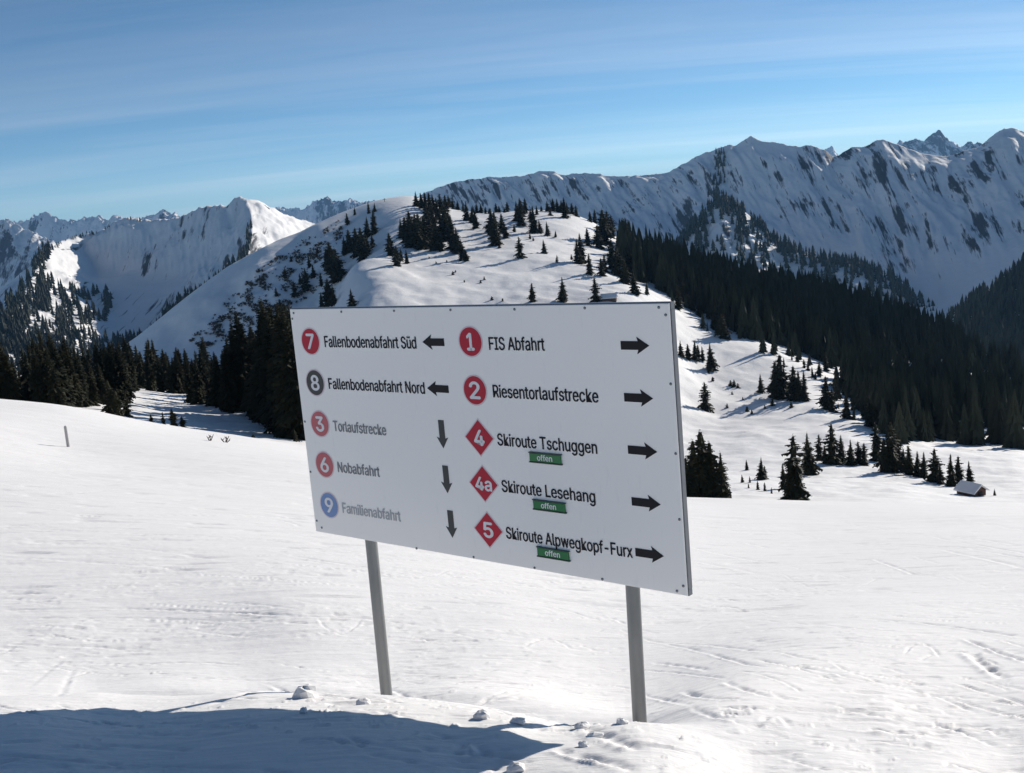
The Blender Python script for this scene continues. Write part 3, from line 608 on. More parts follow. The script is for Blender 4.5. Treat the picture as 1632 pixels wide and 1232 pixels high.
def stand(trees, pattern, group, single=None, hit=hitB, kinds=(0, 1, 1, 2, 4, 6), wide=1.0):
    """trees: (picture x of the foot, picture y of the foot, height in picture px[, kind[, wide]]); labels count from the left"""
    trees = sorted(trees, key=lambda q: q[0]); n = len(trees)
    for k, q in enumerate(trees):
        p = hit(q[0], q[1])
        if p is None:
            for dy in range(2, 40, 2):
                p = hit(q[0], q[1] + dy)
                if p is not None: break
        h = q[2] * 1.04 * p[1] / FPX; kd = q[3] if len(q) > 3 and q[3] is not None else random.choice(kinds); wd = q[4] if len(q) > 4 else wide
        lab = pattern if '{}' not in pattern else (pattern.format(ordinal(k + 1)) if n > 1 else (single or pattern))
        spruce(p, h, kd, lab, group, wd)

# hill, left shoulder
stand([(588, 340, 19), (566, 342, 13), (554, 357, 18), (598, 337, 14)], '{} from the left of the four small spruces atop the hill\'s left shoulder', 'trees on the left shoulder of the hill')
stand([(597, 373, 38, 2), (587, 377, 32), (549, 404, 28), (558, 402, 36, 1), (569, 405, 44, 1), (579, 412, 50, 1), (587, 402, 28), (594, 393, 20)], '{} spruce from the left in the dark clump on the hill\'s left shoulder', 'clump on the left shoulder of the hill', wide=1.15)
stand([(529, 432, 46, 1), (522, 428, 32), (539, 446, 52, 1), (534, 446, 30)], '{} spruce from the left in the clump below the left shoulder clump', 'clump below the left shoulder', wide=1.3)
stand([(493, 424, 18), (489, 462, 36, 3), (479, 453, 18, 3), (512, 452, 22), (455, 442, 17, 3), (470, 472, 24, 6), (441, 472, 15, 3), (506, 402, 12), (500, 440, 20), (464, 417, 11, 3), (425, 505, 20, 6), (448, 500, 24)], '{} from the left of the loose spruces on the steep shaded flank', 'loose trees on the steep shaded flank')
stand([(525, 487, 44, 1, 1.5), (533, 482, 32), (513, 488, 24), (562, 489, 30, 4)], '{} spruce from the left just above the sign\'s top left corner', 'trees above the top left corner of the sign', wide=1.2)
stand([(623, 407, 36, 1, 1.2), (633, 424, 32, 1, 1.3), (640, 416, 20), (649, 420, 22)], '{} from the left of the four spruces left of the big hill grove', 'four trees beside the big grove')
# hill, the big grove and the summit
stand([(664, 329, 23), (672, 332, 24), (679, 336, 28), (686, 340, 32), (691, 339, 29), (703, 340, 31), (711, 338, 26), (716, 332, 20), (697, 350, 34), (682, 352, 34)], '{} spruce from the left in the grove on the summit skyline', 'grove on the summit skyline', wide=1.15)
stand([(640, 378, 30), (654, 368, 32), (656, 391, 52), (664, 394, 53), (671, 397, 56), (679, 396, 52), (688, 394, 47), (697, 399, 50), (705, 381, 42), (648, 386, 40), (683, 380, 48), (692, 376, 46), (718, 371, 36), (713, 384, 42), (723, 397, 54), (731, 404, 42), (737, 414, 32), (743, 416, 19), (710, 366, 40)],
      '{} spruce from the left in the big dark grove below the summit', 'big grove below the summit', wide=1.2)
stand([(722, 328, 16), (730, 329, 16), (738, 322, 11), (754, 325, 11), (760, 326, 15), (767, 328, 15), (774, 329, 11), (780, 331, 10), (791, 333, 15), (796, 333, 11), (804, 337, 9), (809, 338, 16)], '{} small spruce from the left along the skyline right of the summit grove', 'small trees along the skyline', wide=1.25)
stand([(745, 352, 31), (753, 355, 26), (758, 364, 27), (760, 339, 15), (767, 339, 11)], '{} from the left of the five spruces right of the big grove', 'five trees right of the big grove', wide=1.15)
stand([(784, 368, 36, 3), (792, 391, 54, 2), (780, 374, 20), (788, 384, 30), (796, 395, 15), (801, 371, 30), (806, 380, 24), (820, 370, 12)], '{} spruce from the left in the cluster at the hill\'s middle', 'cluster at the middle of the hill', wide=1.15)
stand([(824, 353, 32), (831, 360, 44, 2), (838, 340, 24), (832, 346, 26), (846, 353, 20), (852, 371, 42, 2), (856, 342, 15), (860, 371, 21), (845, 381, 10), (850, 384, 7)], '{} spruce from the left in the cluster right of the hill\'s middle', 'cluster right of the middle of the hill', wide=1.15)
stand([(863, 331, 9), (872, 331, 17), (877, 344, 15), (882, 333, 20), (889, 334, 21), (896, 336, 20), (900, 347, 32, 2), (904, 341, 18), (912, 341, 18), (919, 344, 18)], '{} spruce from the left in the grove on the right end of the skyline', 'grove on the right end of the skyline', wide=1.25)
for q, lab in [((829, 411, 34, 6), 'lone open spruce on bare snow below the hill\'s middle clusters'), ((872, 376, 23, 4), 'slim lone spruce right of the middle clusters on the hill'), ((886, 378, 11, 4), 'tiny lone spruce on the bare snow near the hill\'s right end'),
               ((867, 404, 23, 4), 'small lone spruce with a long shadow near the hill\'s right side'), ((888, 418, 12, 3), 'little bush-like spruce in the shadow left of the forest edge'),
               ((849, 481, 30, 1), 'spruce rising just above the middle of the sign\'s top edge'), ((899, 481, 40, 4), 'tall pointed spruce right of it above the sign\'s top edge'), ((950, 480, 39, 6), 'snowy spruce beside the small shed above the sign')]:
    stand([q], lab, 'lone trees on the hill')
# forest edge on the hill
stand([(941, 349, 17), (948, 354, 22), (963, 391, 55, 1), (969, 378, 40, 1), (975, 376, 31), (954, 396, 36), (937, 393, 28), (927, 420, 47, 2), (921, 420, 39), (911, 415, 9), (940, 438, 34, 2), (959, 440, 29), (964, 433, 28), (1000, 414, 58), (990, 397, 46), (977, 430, 48), (985, 440, 48), (998, 454, 40), (1011, 469, 38), (1006, 440, 52)],
      '{} spruce from the left along the forest edge on the hill', 'forest edge on the hill', wide=1.15)
stand([(1081, 494, 40), (1104, 497, 34), (1116, 506, 30), (1097, 492, 24), (1090, 486, 36)], '{} spruce from the left beside the sign\'s top right corner', 'trees beside the top right corner of the sign', wide=1.1)
stand([(1141, 526, 38), (1153, 540, 40, 1), (1136, 523, 22), (1147, 533, 26)], '{} from the left of the four spruces jutting from the forest onto the snow', 'trees jutting from the forest', wide=1.2)
stand([(1085, 570, 26), (1097, 573, 25), (1108, 574, 33), (1113, 573, 24), (1120, 577, 24), (1132, 590, 44, 4)], '{} spruce from the left in the small row beside the sign\'s right edge', 'small row beside the sign', wide=1.1)
stand([(1124, 654, 46, 6)], 'lone snow-flecked spruce on the slope right of the sign', 'lone trees on the right slope')
stand([(1212, 626, 32, 4), (1244, 634, 72, 1, 1.15), (1237, 632, 58, 1), (1252, 634, 52), (1266, 637, 57, 1), (1274, 638, 50), (1283, 639, 50, 2)], '{} from the left in the tall clump at the right slope\'s middle', 'tall clump on the right slope')
stand([(1282, 587, 15), (1288, 591, 15), (1295, 602, 17), (1306, 600, 23), (1316, 593, 32, 2), (1270, 578, 12), (1262, 574, 10), (1300, 606, 14)], '{} from the left of the little spruces behind the tall clump', 'little trees behind the tall clump')
stand([(1318, 653, 55, 1), (1327, 656, 38), (1351, 667, 42, 4), (1336, 650, 9), (1361, 653, 11), (1386, 681, 50, 1), (1376, 668, 24), (1396, 684, 44)], '{} spruce from the left between the tall clump and the dark forest', 'trees between tall clump and forest')
# row that leads to the hut
stand([(1287, 756, 70, 4), (1306, 735, 45), (1327, 739, 68, 6), (1342, 739, 48), (1357, 742, 44), (1369, 739, 38), (1378, 742, 38), (1397, 735, 66, 6), (1420, 753, 84, 1), (1432, 749, 62), (1409, 753, 58), (1450, 757, 50), (1462, 760, 44), (1473, 762, 44), (1490, 769, 58), (1499, 772, 32), (1516, 774, 54), (1528, 772, 48), (1545, 772, 40), (1315, 738, 30), (1441, 752, 40)],
      '{} spruce from the left in the row leading down to the hut', 'row leading to the hut')
stand([(1585, 790, 12, 4)], 'tiny lone spruce just right of the hut', 'lone trees on the right slope')
# trees standing just behind the edge of the piste on the right
stand([(1123, 794, 114, 5, .85), (1107, 794, 98, 1), (1136, 794, 96, 1), (1153, 795, 80, 4), (1164, 796, 20), (1096, 794, 70, 1)], '{} spruce from the left in the big clump touching the sign\'s right edge', 'big clump at the edge of the piste')
stand([(1269, 797, 110, 6, 1.1), (1250, 780, 44), (1262, 797, 70, 1), (1276, 797, 60)], '{} from the left in the tall clump at the edge of the piste', 'tall clump at the edge of the piste')
stand([(1190, 750, 18), (1183, 769, 14), (1195, 769, 11), (1193, 778, 8), (1214, 764, 38, 4), (1219, 763, 22), (1208, 781, 16), (1219, 783, 15), (1230, 787, 11)], '{} from the left of the young spruces between the two clumps', 'young trees between the clumps')
stand([(1136, 607, 7), (1164, 615, 10), (1170, 616, 12), (1176, 618, 8), (1167, 629, 6), (1159, 650, 8), (1191, 656, 9), (1198, 660, 8), (1184, 637, 5), (1231, 647, 13), (1219, 651, 7), (1261, 649, 10), (1230, 563, 9), (1237, 561, 11), (1163, 540, 8)],
      '{} from the left of the sapling tips dotting the right slope', 'saplings on the right slope', kinds=(3, 5), wide=1.5)
stand([(722, 438, 6), (726, 434, 4), (684, 412, 4), (695, 420, 4), (772, 446, 6), (766, 451, 5), (784, 478, 6), (801, 480, 5), (712, 418, 4), (740, 450, 4)], '{} from the left of the sapling tips dotting the open hill', 'saplings on the open hill', kinds=(3, 5), wide=1.7)
# the dark stand behind the left edge of the piste
TOPX = [-60, 0, 12, 25, 34, 45, 58, 70, 90, 110, 130, 165, 190, 205, 225, 250, 265, 280, 295, 308, 319, 329, 340, 350, 362, 372, 382, 390, 398, 406, 420, 430, 441, 451, 463, 480, 500]
TOPY = [490, 510, 555, 570, 585, 548, 540, 528, 522, 532, 540, 545, 535, 530, 540, 532, 552, 550, 536, 550, 553, 538, 556, 552, 550, 520, 512, 515, 496, 515, 513, 500, 472, 482, 480, 476, 470]
left_front = [(190, 667, 46, 5), (203, 664, 40, 3), (178, 664, 60, 5)]
stand(left_front, '{} from the left of the snow-flecked spruces nearest the left piste edge', 'snow flecked trees at the left piste edge', hit=lambda x, y: hitB(x, y, 122))
stand([(242, 677, 17, 5), (262, 682, 26, 6), (278, 686, 36, 5), (292, 687, 24, 5)], '{} from the left of the four young spruces in front of the snow hump', 'young trees in front of the snow hump', hit=lambda x, y: hitB(x, y, 119))
stand([(405, 704, 14, 5), (471, 704, 20, 3)], '{} from the left of the two saplings left of the sign', 'saplings left of the sign', hit=lambda x, y: hitB(x, y, 119))
dense = []
for k in range(96):
    x = -12 + 505 * (k + 0.5) / 96 + random.uniform(-3, 3); row = k % 3
    yb = np.interp(x, [-20, 40, 110, 200, 225, 300, 400, 440, 470, 500], [640, 644, 652, 640, 628, 640, 655, 680, 698, 708]) - (0, 12, 22)[row] + random.uniform(-3, 3)
    if 203 < x < 300 and row == 0: yb -= 10
    tp = np.interp(x, TOPX, TOPY) + (18, 8, 0)[row] + random.uniform(-4, 14); dense.append((x, yb, max(30, yb - tp), random.choice((0, 2, 7, 7, 8, 8))))
for x, y, h in ((0, 640, 136), (8, 642, 120), (18, 646, 90), (28, 640, 66), (441, 676, 204), (452, 682, 200), (465, 690, 212), (432, 672, 168), (398, 655, 160), (383, 650, 140), (474, 700, 216), (458, 694, 170)): dense.append((x, y, h, 7 + int(x) % 2, 0.95))
stand(dense, 'dark tall spruce in the dense stand behind the left piste edge', 'dense stand behind the left piste edge', hit=lambda x, y: hitB(x, y, 140), wide=1.05)

# ---------------------------------------------------------------- forest that nobody can count
def low_tree(seed, tiers=6, n=7):
    r = random.Random(seed); v, f = [], []
    for t in range(tiers):
        z1 = 0.20 + 0.80 * (t + 1) / tiers; z0 = 0.02 + 0.80 * t / tiers; R = 0.17 * (1 - t / (tiers + 0.6)) ** 0.85; b = len(v); v.append((0, 0, min(1.0, z1)))
        off = r.random() * TAU
        for k in range(2 * n):
            q = R * (r.uniform(.85, 1.25) if k % 2 == 0 else r.uniform(.45, .65)); a = off + TAU * k / (2 * n)
            v.append((math.cos(a) * q, math.sin(a) * q, z0 + (0.0 if k % 2 == 0 else 0.035) + r.uniform(-.012, .012)))
        for k in range(2 * n): f.append((b, b + 1 + k, b + 1 + (k + 1) % (2 * n)))
    return np.array(v), np.array(f)
LOW = [low_tree(70 + k) for k in range(5)]; LOWER = [low_tree(90 + k, 4, 4) for k in range(4)]
def forest(name, pts, label, cat, lib=LOW, mat='needle_far', wide=1.0):
    V, F = [], []; b = 0
    for (x, y, z, h) in pts:
        v, f = random.choice(lib); a = random.uniform(0, TAU); c, s = math.cos(a), math.sin(a); w = h * wide * random.uniform(.7, 1.5)
        V.append(np.stack([x + (v[:, 0] * c - v[:, 1] * s) * w, y + (v[:, 0] * s + v[:, 1] * c) * w, z - 0.03 * h + v[:, 2] * h], 1)); F.append(f + b); b += len(v)
    o = link(name, mesh_np(name, np.concatenate(V), np.concatenate(F), False), None, MAT[mat]); tag(o, label, cat, kind='stuff'); return o
def inpoly(x, y, P):
    c = False; j = len(P) - 1
    for i in range(len(P)):
        if (P[i][1] > y) != (P[j][1] > y) and x < (P[j][0] - P[i][0]) * (y - P[i][1]) / (P[j][1] - P[i][1]) + P[i][0]: c = not c
        j = i
    return c
def scatter(P, n, hit, h0, h1, dens=None):
    xs = [p[0] for p in P]; ys = [p[1] for p in P]; o = []; tries = 0
    while len(o) < n and tries < n * 12:
        tries += 1; x, y = random.uniform(min(xs), max(xs)), random.uniform(min(ys), max(ys))
        if not inpoly(x, y, P): continue
        if dens and random.random() > dens(x, y): continue
        p = hit(x, y)
        if p is None: continue
        o.append((p[0], p[1], p[2], random.uniform(h0, h1)))
    return o
# right flank of the hill
polyF = [(985, 392), (1030, 412), (1100, 434), (1200, 460), (1300, 480), (1400, 507), (1480, 537), (1560, 577), (1660, 620), (1660, 716), (1560, 712), (1480, 706), (1425, 700), (1400, 690), (1385, 662), (1345, 640), (1332, 610), (1322, 586), (1300, 572), (1260, 556), (1225, 548), (1190, 540), (1160, 522), (1125, 500), (1085, 482), (1045, 458), (1010, 448), (995, 430)]
pts = scatter(polyF, 2300, lambda x, y: hitB(x, y, 200), 8, 19, lambda x, y: 1.0 if y < 575 else 0.0)
pts += scatter(polyF, 620, lambda x, y: hitB(x, y, 200), 8, 17, lambda x, y: 0.0 if y < 570 else (1.0 if perlin(x / 26, y / 40, 3) > -0.12 else 0.06))
for k in range(420):
    x = random.uniform(985, 1660); y = np.interp(x, [985, 1030, 1100, 1200, 1300, 1400, 1480, 1560, 1660], [390, 411, 433, 459, 479, 506, 536, 576, 618]) + random.uniform(0, 5); p = hitB(x, y, 200)
    if p is not None: pts.append((p[0], p[1], p[2], random.uniform(5, 20)))
pts += scatter([(1020, 452), (1090, 484), (1160, 524), (1230, 550), (1300, 574), (1335, 612), (1390, 665), (1440, 705), (1420, 715), (1360, 672), (1300, 610), (1230, 572), (1150, 545), (1080, 505), (1015, 470)], 70, lambda x, y: hitB(x, y, 200), 3, 11, lambda x, y: 1.0 if perlin(x / 18, y / 18, 23) > 0.1 else 0.05)
forest('spruce_forest', pts, 'dense dark spruce forest covering the hill\'s right flank', 'forest')
# slopes of the left mountain
pts = scatter([(-20, 505), (20, 475), (48, 440), (62, 402), (82, 392), (92, 398), (72, 420), (70, 440), (85, 452), (90, 470), (60, 500), (30, 540), (-20, 570)], 260, lambda x, y: hitL(LE, x, y), 16, 28)
pts += scatter([(60, 470), (110, 462), (160, 455), (185, 470), (178, 500), (150, 530), (100, 540), (60, 520)], 150, lambda x, y: hitL(LE, x, y), 16, 27, lambda x, y: 0.9 if perlin(x / 16, y / 16, 5) > 0.0 else 0.15)
pts += scatter([(-20, 560), (60, 530), (120, 528), (200, 545), (260, 520), (300, 500), (300, 560), (200, 590), (-20, 600)], 600, lambda x, y: hitL(LE, x, y), 14, 24, lambda x, y: 0.95 if y > 540 else 0.55)
pts += scatter([(250, 545), (262, 505), (300, 478), (340, 462), (368, 432), (386, 424), (400, 430), (400, 470), (300, 560)], 420, lambda x, y: hitL(LE, x, y), 18, 30)
for k in range(90):
    x = random.uniform(62, 225)
    if perlin(x / 9, 0.5, 33) < -0.05 and x > 95: continue
    y = np.interp(x, [62, 80, 110, 150, 180, 205, 225], [412, 398, 382, 373, 357, 350, 353]) + random.uniform(0, 3.5); p = hitL(LE, x, y)
    if p is not None: pts.append((p[0], p[1], p[2], random.uniform(4, 11)))
for k in range(60):
    t = random.random(); x = np.interp(t, [0, .4, .7, 1], [400, 398, 390, 376]) + random.uniform(-5, 4); y = np.interp(t, [0, .4, .7, 1], [362, 392, 415, 436]); p = hitL(LE, x, y)
    if p is not None: pts.append((p[0], p[1], p[2], random.uniform(8, 18)))
for k in range(330):
    x = random.uniform(245, 398); y = np.interp(x, [245, 300, 311, 343, 397], [548, 515, 507, 482, 432]) - random.uniform(-6, 13); p = hitL(LE, x, y)
    if p is not None: pts.append((p[0], p[1], p[2], random.uniform(13, 25)))
forest('far_spruce_forest', pts, 'far spruce forest dotted over the left mountain\'s lower slopes', 'forest', LOWER, wide=1.2)
# spur and dark ridge on the right
pts = []
for k in range(430):
    x = random.uniform(1050, 1520); y = np.interp(x, [q[0] for q in spur], [q[1] for q in spur]) + abs(random.gauss(0, 9)); p = hitG(LS, x, y)
    if p is not None: pts.append((p[0], p[1], p[2], random.uniform(14, 28)))
pts += scatter([(1060, 420), (1120, 350), (1150, 325), (1210, 362), (1300, 415), (1420, 450), (1520, 530), (1520, 560), (1060, 470)], 520, lambda x, y: hitG(LS, x, y), 14, 26, lambda x, y: 0.9 if perlin(x / 22, y / 60, 9) > 0.05 else 0.12)
pts += [(p[0], p[1], p[2], random.uniform(10, 20)) for p in (hitG(LD, 1147 + random.gauss(0, 3 + (y - 240) * .08), y) for y in np.random.RandomState(5).uniform(245, 325, 70)) if p is not None]
forest('spur_spruce_forest', pts, 'far spruce wood on the spur below the right mountain', 'forest', LOWER, wide=1.15)
pts = scatter([(1480, 548), (1515, 504), (1570, 466), (1632, 423), (1680, 390), (1680, 640), (1560, 580)], 1500, lambda x, y: hitG(LG, x, y), 12, 22, lambda x, y: 0.95 if perlin(x / 30, y / 30, 13) > -0.35 else 0.3)
forest('ridge_spruce_forest', pts, 'dark far spruce forest on the ridge at the right edge', 'forest', LOWER, wide=1.2)
# low bushes on the rough flank of the hill
def tuft(seed):
    r = random.Random(seed); v, f = [], []
    for k in range(14):
        a = r.uniform(0, TAU); t = r.uniform(.2, 1.0); q = r.uniform(.25, .6); b = len(v)
        v += [(math.cos(a) * .06, math.sin(a) * .06, 0), (math.cos(a) * q, math.sin(a) * q, t), (math.cos(a + .5) * q * .9, math.sin(a + .5) * q * .9, t * .8)]; f.append((b, b + 1, b + 2))
    return np.array(v), np.array(f)
TUFT = [tuft(k) for k in range(6)]
pts = scatter([(455, 400), (500, 372), (540, 350), (548, 372), (520, 420), (500, 470), (440, 500), (330, 560), (300, 545), (400, 440)], 1300, lambda x, y: hitB(x, y, 380), 0.5, 1.7, lambda x, y: 1.0 if perlin(x / 22, y / 16, 15) + 0.35 * perlin(x / 7, y / 6, 16) > 0.12 else 0.05)
forest('alder_scrub', pts, 'grey brown leafless scrub on the steep shaded flank', 'scrub', TUFT, 'shrub', 1.3)

# ---------------------------------------------------------------- the sign
YAW = 0.687184; WV = np.array([math.cos(YAW), -math.sin(YAW), 0]); NB = np.array([math.sin(YAW), math.cos(YAW), 0])   # along the panel, and its back direction
PC = np.array([-0.248283, 5.181618, -1.060314]); PW, PH = 2.358, 1.25
def on_panel(px, py, back=0.0):
    r = ray(px, py); o = PC + NB * back; k = (o @ NB) / (r @ NB); p = r * k - PC; return float(p @ WV), float(p[2])
m_face = None
def panel_mat():
    m, N, L, b = new_mat('white_lacquered_panel')
    f = noise_tex(N, L, 2.2, 6, 0.65); g = noise_tex(N, L, 60, 3, 0.6, mscale=(1, 1, 0.15))
    c = mixrgb(N, L, f, (0.90, 0.865, 0.825), (0.94, 0.905, 0.865)); c = mixrgb(N, L, ramp(N, L, g, [(0.62, 0.0), (0.8, 0.14)]), c, (0.45, 0.46, 0.47))
    L.new(c, b.inputs['Base Color']); b.inputs['Roughness'].default_value = 0.30; b.inputs['Specular IOR Level'].default_value = 0.8
    return m
MS = dict(face=panel_mat(), frame=plain('grey_aluminium_frame', (0.17, 0.18, 0.20), 0.45, 0.5, 0.2, 6), post=plain('galvanised_steel', (0.23, 0.235, 0.23), 0.55, 0.3, 0.28, 9, 0.15, mscale=(1, 1, 0.35)),
    red=plain('red_print', (0.50, 0.022, 0.045), 0.5, var=0.08, spec=0.25), redglare=plain('glare_paled_red_print', (0.52, 0.10, 0.12), 0.4, var=0.08), black=plain('black_print', (0.016, 0.014, 0.017), 0.55, var=0.15, spec=0.2), grey=plain('dark_grey_print', (0.032, 0.036, 0.037), 0.5),  # second, paler red: glare on the board's lower left put into the colour
    glare1=plain('glare_paled_black_print', (0.21, 0.21, 0.22), 0.4, var=0.15), glare2=plain('glare_washed_black_print', (0.44, 0.44, 0.45), 0.4, var=0.15), blue=plain('glare_paled_blue_print', (0.16, 0.27, 0.52), 0.4), white=plain('white_print', (0.78, 0.76, 0.77), 0.4, var=0.04), pale=plain('pale_border_print', (0.74, 0.60, 0.62), 0.4, var=0.04),  # paler black and blue: veiling glare at lower left painted into the print
    green=plain('green_plate', (0.018, 0.17, 0.05), 0.35, var=0.15), dark=plain('dark_edge', (0.05, 0.06, 0.06), 0.5), rivet=plain('dull_rivet', (0.20, 0.20, 0.21), 0.4, 0.8))
base_l = on_panel(612, 1105, 0.06); base_r = on_panel(1016, 1146, 0.06)
foot_l = PC + WV * base_l[0] + NB * 0.06; foot_r = PC + WV * base_r[0] + NB * 0.06
mid_xy = (foot_l + foot_r) / 2; z_base = gA(mid_xy[0], mid_xy[1])
sign = bpy.data.objects.new('piste_sign', None); COL.objects.link(sign); sign.location = (mid_xy[0], mid_xy[1], z_base); sign.rotation_euler = (0, 0, -YAW)
tag(sign, 'large white ski piste direction board on two grey steel posts', 'sign')
S0 = float((PC - mid_xy) @ WV); D0 = float((PC - mid_xy) @ NB); T0 = float(PC[2] - z_base)     # panel centre in the sign's own frame
def loc(s, t, d): return (S0 + s, D0 + d, T0 + t)
TH = 0.042
def bevel_plate(x0, x1, z0, z1, d0, d1, name, mat, parent, bv=0.004):
    mb = MB(); vs = []
    for d, e in ((d0, bv), (d0 + bv, 0), (d1 - bv, 0), (d1, bv)): vs += [loc(x0 + e, z0 + e, d), loc(x1 - e, z0 + e, d), loc(x1 - e, z1 - e, d), loc(x0 + e, z1 - e, d)]
    fs = [(0, 1, 2, 3), (15, 14, 13, 12)] + [(4 * q + k, 4 * (q + 1) + k, 4 * (q + 1) + (k + 1) % 4, 4 * q + (k + 1) % 4) for q in range(3) for k in range(4)]
    mb.add(vs, fs); return mb.obj(name, mat, parent)
bevel_plate(-PW / 2 + .003, PW / 2 - .003, -PH / 2 + .003, PH / 2 - .003, 0.0, 0.010, 'panel', MS['face'], sign, 0.002)
for x0, x1, z0, z1 in ((-PW / 2, PW / 2, PH / 2 - .028, PH / 2 + .001), (-PW / 2, PW / 2, -PH / 2 - .001, -PH / 2 + .028), (-PW / 2 - .001, -PW / 2 + .028, -PH / 2 + .029, PH / 2 - .029), (PW / 2 - .028, PW / 2 + .001, -PH / 2 + .029, PH / 2 - .029)):
    bevel_plate(x0, x1, z0, z1, 0.0105, TH, 'frame_rail', MS['frame'], sign, 0.002)
for (bs, bt), (px, py) in ((base_l, (588, 866)), (base_r, (1005, 938))):
    ts, tt = on_panel(px, py, 0.06 + .0); dirx = (ts - bs) / (tt - bt)
    z_lo = bt - 0.55; z_hi = 0.45; mb = MB(); a = Vector(loc(bs + dirx * (z_lo - bt), z_lo, 0.078)); b = Vector(loc(bs + dirx * (z_hi - bt), z_hi, 0.078))
    mb.tube(a, b, 0.0325, n=28); po = mb.obj('post', MS['post'], sign, True)
    for zc in (0.30, -0.40):
        mb = MB(); c = Vector(loc(bs + dirx * (zc - bt), zc, 0.078)); mb.tube(c - Vector((0, 0, .02)), c + Vector((0, 0, .02)), 0.037, n=20); mb.obj('clamp', MS['frame'], po, True)
for px, py in [(468, 499), (544, 497), (628, 495.5), (718, 494), (820, 493), (932, 491), (1050, 490), (1061, 502), (1069, 612), (1077, 723), (1083, 828), (1089, 934), (1079, 942), (960, 923), (852, 905), (755, 888), (664, 874), (513, 841), (466, 508), (486, 672), (495, 752), (505, 830)]:
    s, t = on_panel(px, py); mb = MB(); vs = []
    for r_, d in ((.0065, 0.0), (.0060, -.0022), (.003, -.0038)):
        for k in range(10): vs.append(loc(s + r_ * math.cos(TAU * k / 10), t + r_ * math.sin(TAU * k / 10), d))
    fs = [(q * 10 + k, q * 10 + (k + 1) % 10, (q + 1) * 10 + (k + 1) % 10, (q + 1) * 10 + k) for q in range(2) for k in range(10)] + [tuple(range(20, 30))]
    mb.add(vs, fs); mb.obj('rivet', MS['rivet'], sign)
def flat(pts, name, mat, parent, d=-0.0015, th=0.0012):
    """a thin cut-out of film on the panel"""
    n = len(pts); vs = [loc(s, t, d) for s, t in pts] + [loc(s, t, d + th) for s, t in pts]
    fs = [tuple(range(n)), tuple(range(2 * n - 1, n - 1, -1))] + [(k, n + k, n + (k + 1) % n, (k + 1) % n) for k in range(n)]
    return MB().add(vs, fs).obj(name, mat, parent)
try:
    import os
    _fp = os.path.join(bpy.utils.resource_path('LOCAL'), 'datafiles', 'fonts', 'Inter.woff2')     # the sans that ships with Blender
    FONT = bpy.data.fonts.load(_fp) if os.path.exists(_fp) else None
except Exception: FONT = None
from mathutils.geometry import tessellate_polygon
def text_mesh(body):
    """flat letters as (vertices, triangles); overlapping strokes of a glyph are filled one by one"""
    cu_ = bpy.data.curves.new('lettering', 'FONT'); cu_.body = body
    if FONT: cu_.font = FONT
    ob = bpy.data.objects.new('lettering', cu_); COL.objects.link(ob); dg = bpy.context.evaluated_depsgraph_get(); dg.update()
    me_ = bpy.data.meshes.new_from_object(ob.evaluated_get(dg)); V2 = [(v.co.x, v.co.y) for v in me_.vertices]; F2 = [tuple(p.vertices) for p in me_.polygons]; bpy.data.meshes.remove(me_)
    cv = ob.to_curve(dg); loops = []
    for sp in cv.splines:
        if sp.type == 'BEZIER':
            pts = []; bp = sp.bezier_points; n = len(bp)
            for k in range(n):
                p0, p3 = bp[k].co, bp[(k + 1) % n].co; p1, p2 = bp[k].handle_right, bp[(k + 1) % n].handle_left
                straight = ((p1 - p0).length < 1e-6 or (p1 - p0).cross(p3 - p0).length < 1e-5) and ((p2 - p3).length < 1e-6 or (p2 - p3).cross(p3 - p0).length < 1e-5)
                for t_ in ((0,) if straight else (0, .2, .4, .6, .8)): pts.append(p0 * (1 - t_) ** 3 + p1 * 3 * t_ * (1 - t_) ** 2 + p2 * 3 * t_ * t_ * (1 - t_) + p3 * t_ ** 3)
        else: pts = [Vector(p.co[:3]) for p in sp.points]
        if len(pts) > 2: loops.append([Vector((p.x, p.y, 0)) for p in pts])
    ob.to_curve_clear(); bpy.data.objects.remove(ob); bpy.data.curves.remove(cu_)
    area = lambda q: 0.5 * sum(q[k].x * q[(k + 1) % len(q)].y - q[(k + 1) % len(q)].x * q[k].y for k in range(len(q)))
    A_ = [area(q) for q in loops]; sign_ = 1 if A_[max(range(len(A_)), key=lambda k: abs(A_[k]))] > 0 else -1
    V, F = [], []
    for q, ar in zip(loops, A_):
        if ar * sign_ <= 0: continue
        holes = [h for h, ah in zip(loops, A_) if ah * sign_ < 0 and inpoly(h[0].x, h[0].y, [(p.x, p.y) for p in q])]
        tri = tessellate_polygon([q] + holes); allp = [p for l_ in [q] + holes for p in l_]; b_ = len(V); V += [(p.x, p.y) for p in allp]; F += [tuple(b_ + i for i in t_) for t_ in tri]
    return V, F, V2, F2
_H = text_mesh('H'); CAP = max(v[1] for v in _H[0])
def text(body, s0, s1, t0, cap, mat, parent, bold=0.028, d=-0.0018, center=False):
    Vt, F0, V2, F2 = text_mesh(body); xs = [v[0] for v in Vt]; x0, x1 = min(xs), max(xs); kx = (s1 - s0) / (x1 - x0); kz = cap / CAP
    V0 = [((x - x0) * kx + s0, y * kz + t0) for x, y in Vt]; mb = MB(); e = bold * cap
    for q, (ex, ez) in enumerate(((-1, 0), (1, 0), (0, .7), (0, -.7), (0, 0))): mb.add([loc(x + ex * e, y + ez * e, d - q * 0.00006) for x, y in V0], F0)
    mb.add([loc((x - x0) * kx + s0, y * kz + t0, d + 0.00005) for x, y in V2], F2)
    mb.add([loc((x - x0) * kx + s0 - e, y * kz + t0, d + 0.0001) for x, y in V2], F2); mb.add([loc((x - x0) * kx + s0 + e, y * kz + t0, d + 0.00015) for x, y in V2], F2)
    return mb.obj('lettering', mat, parent)
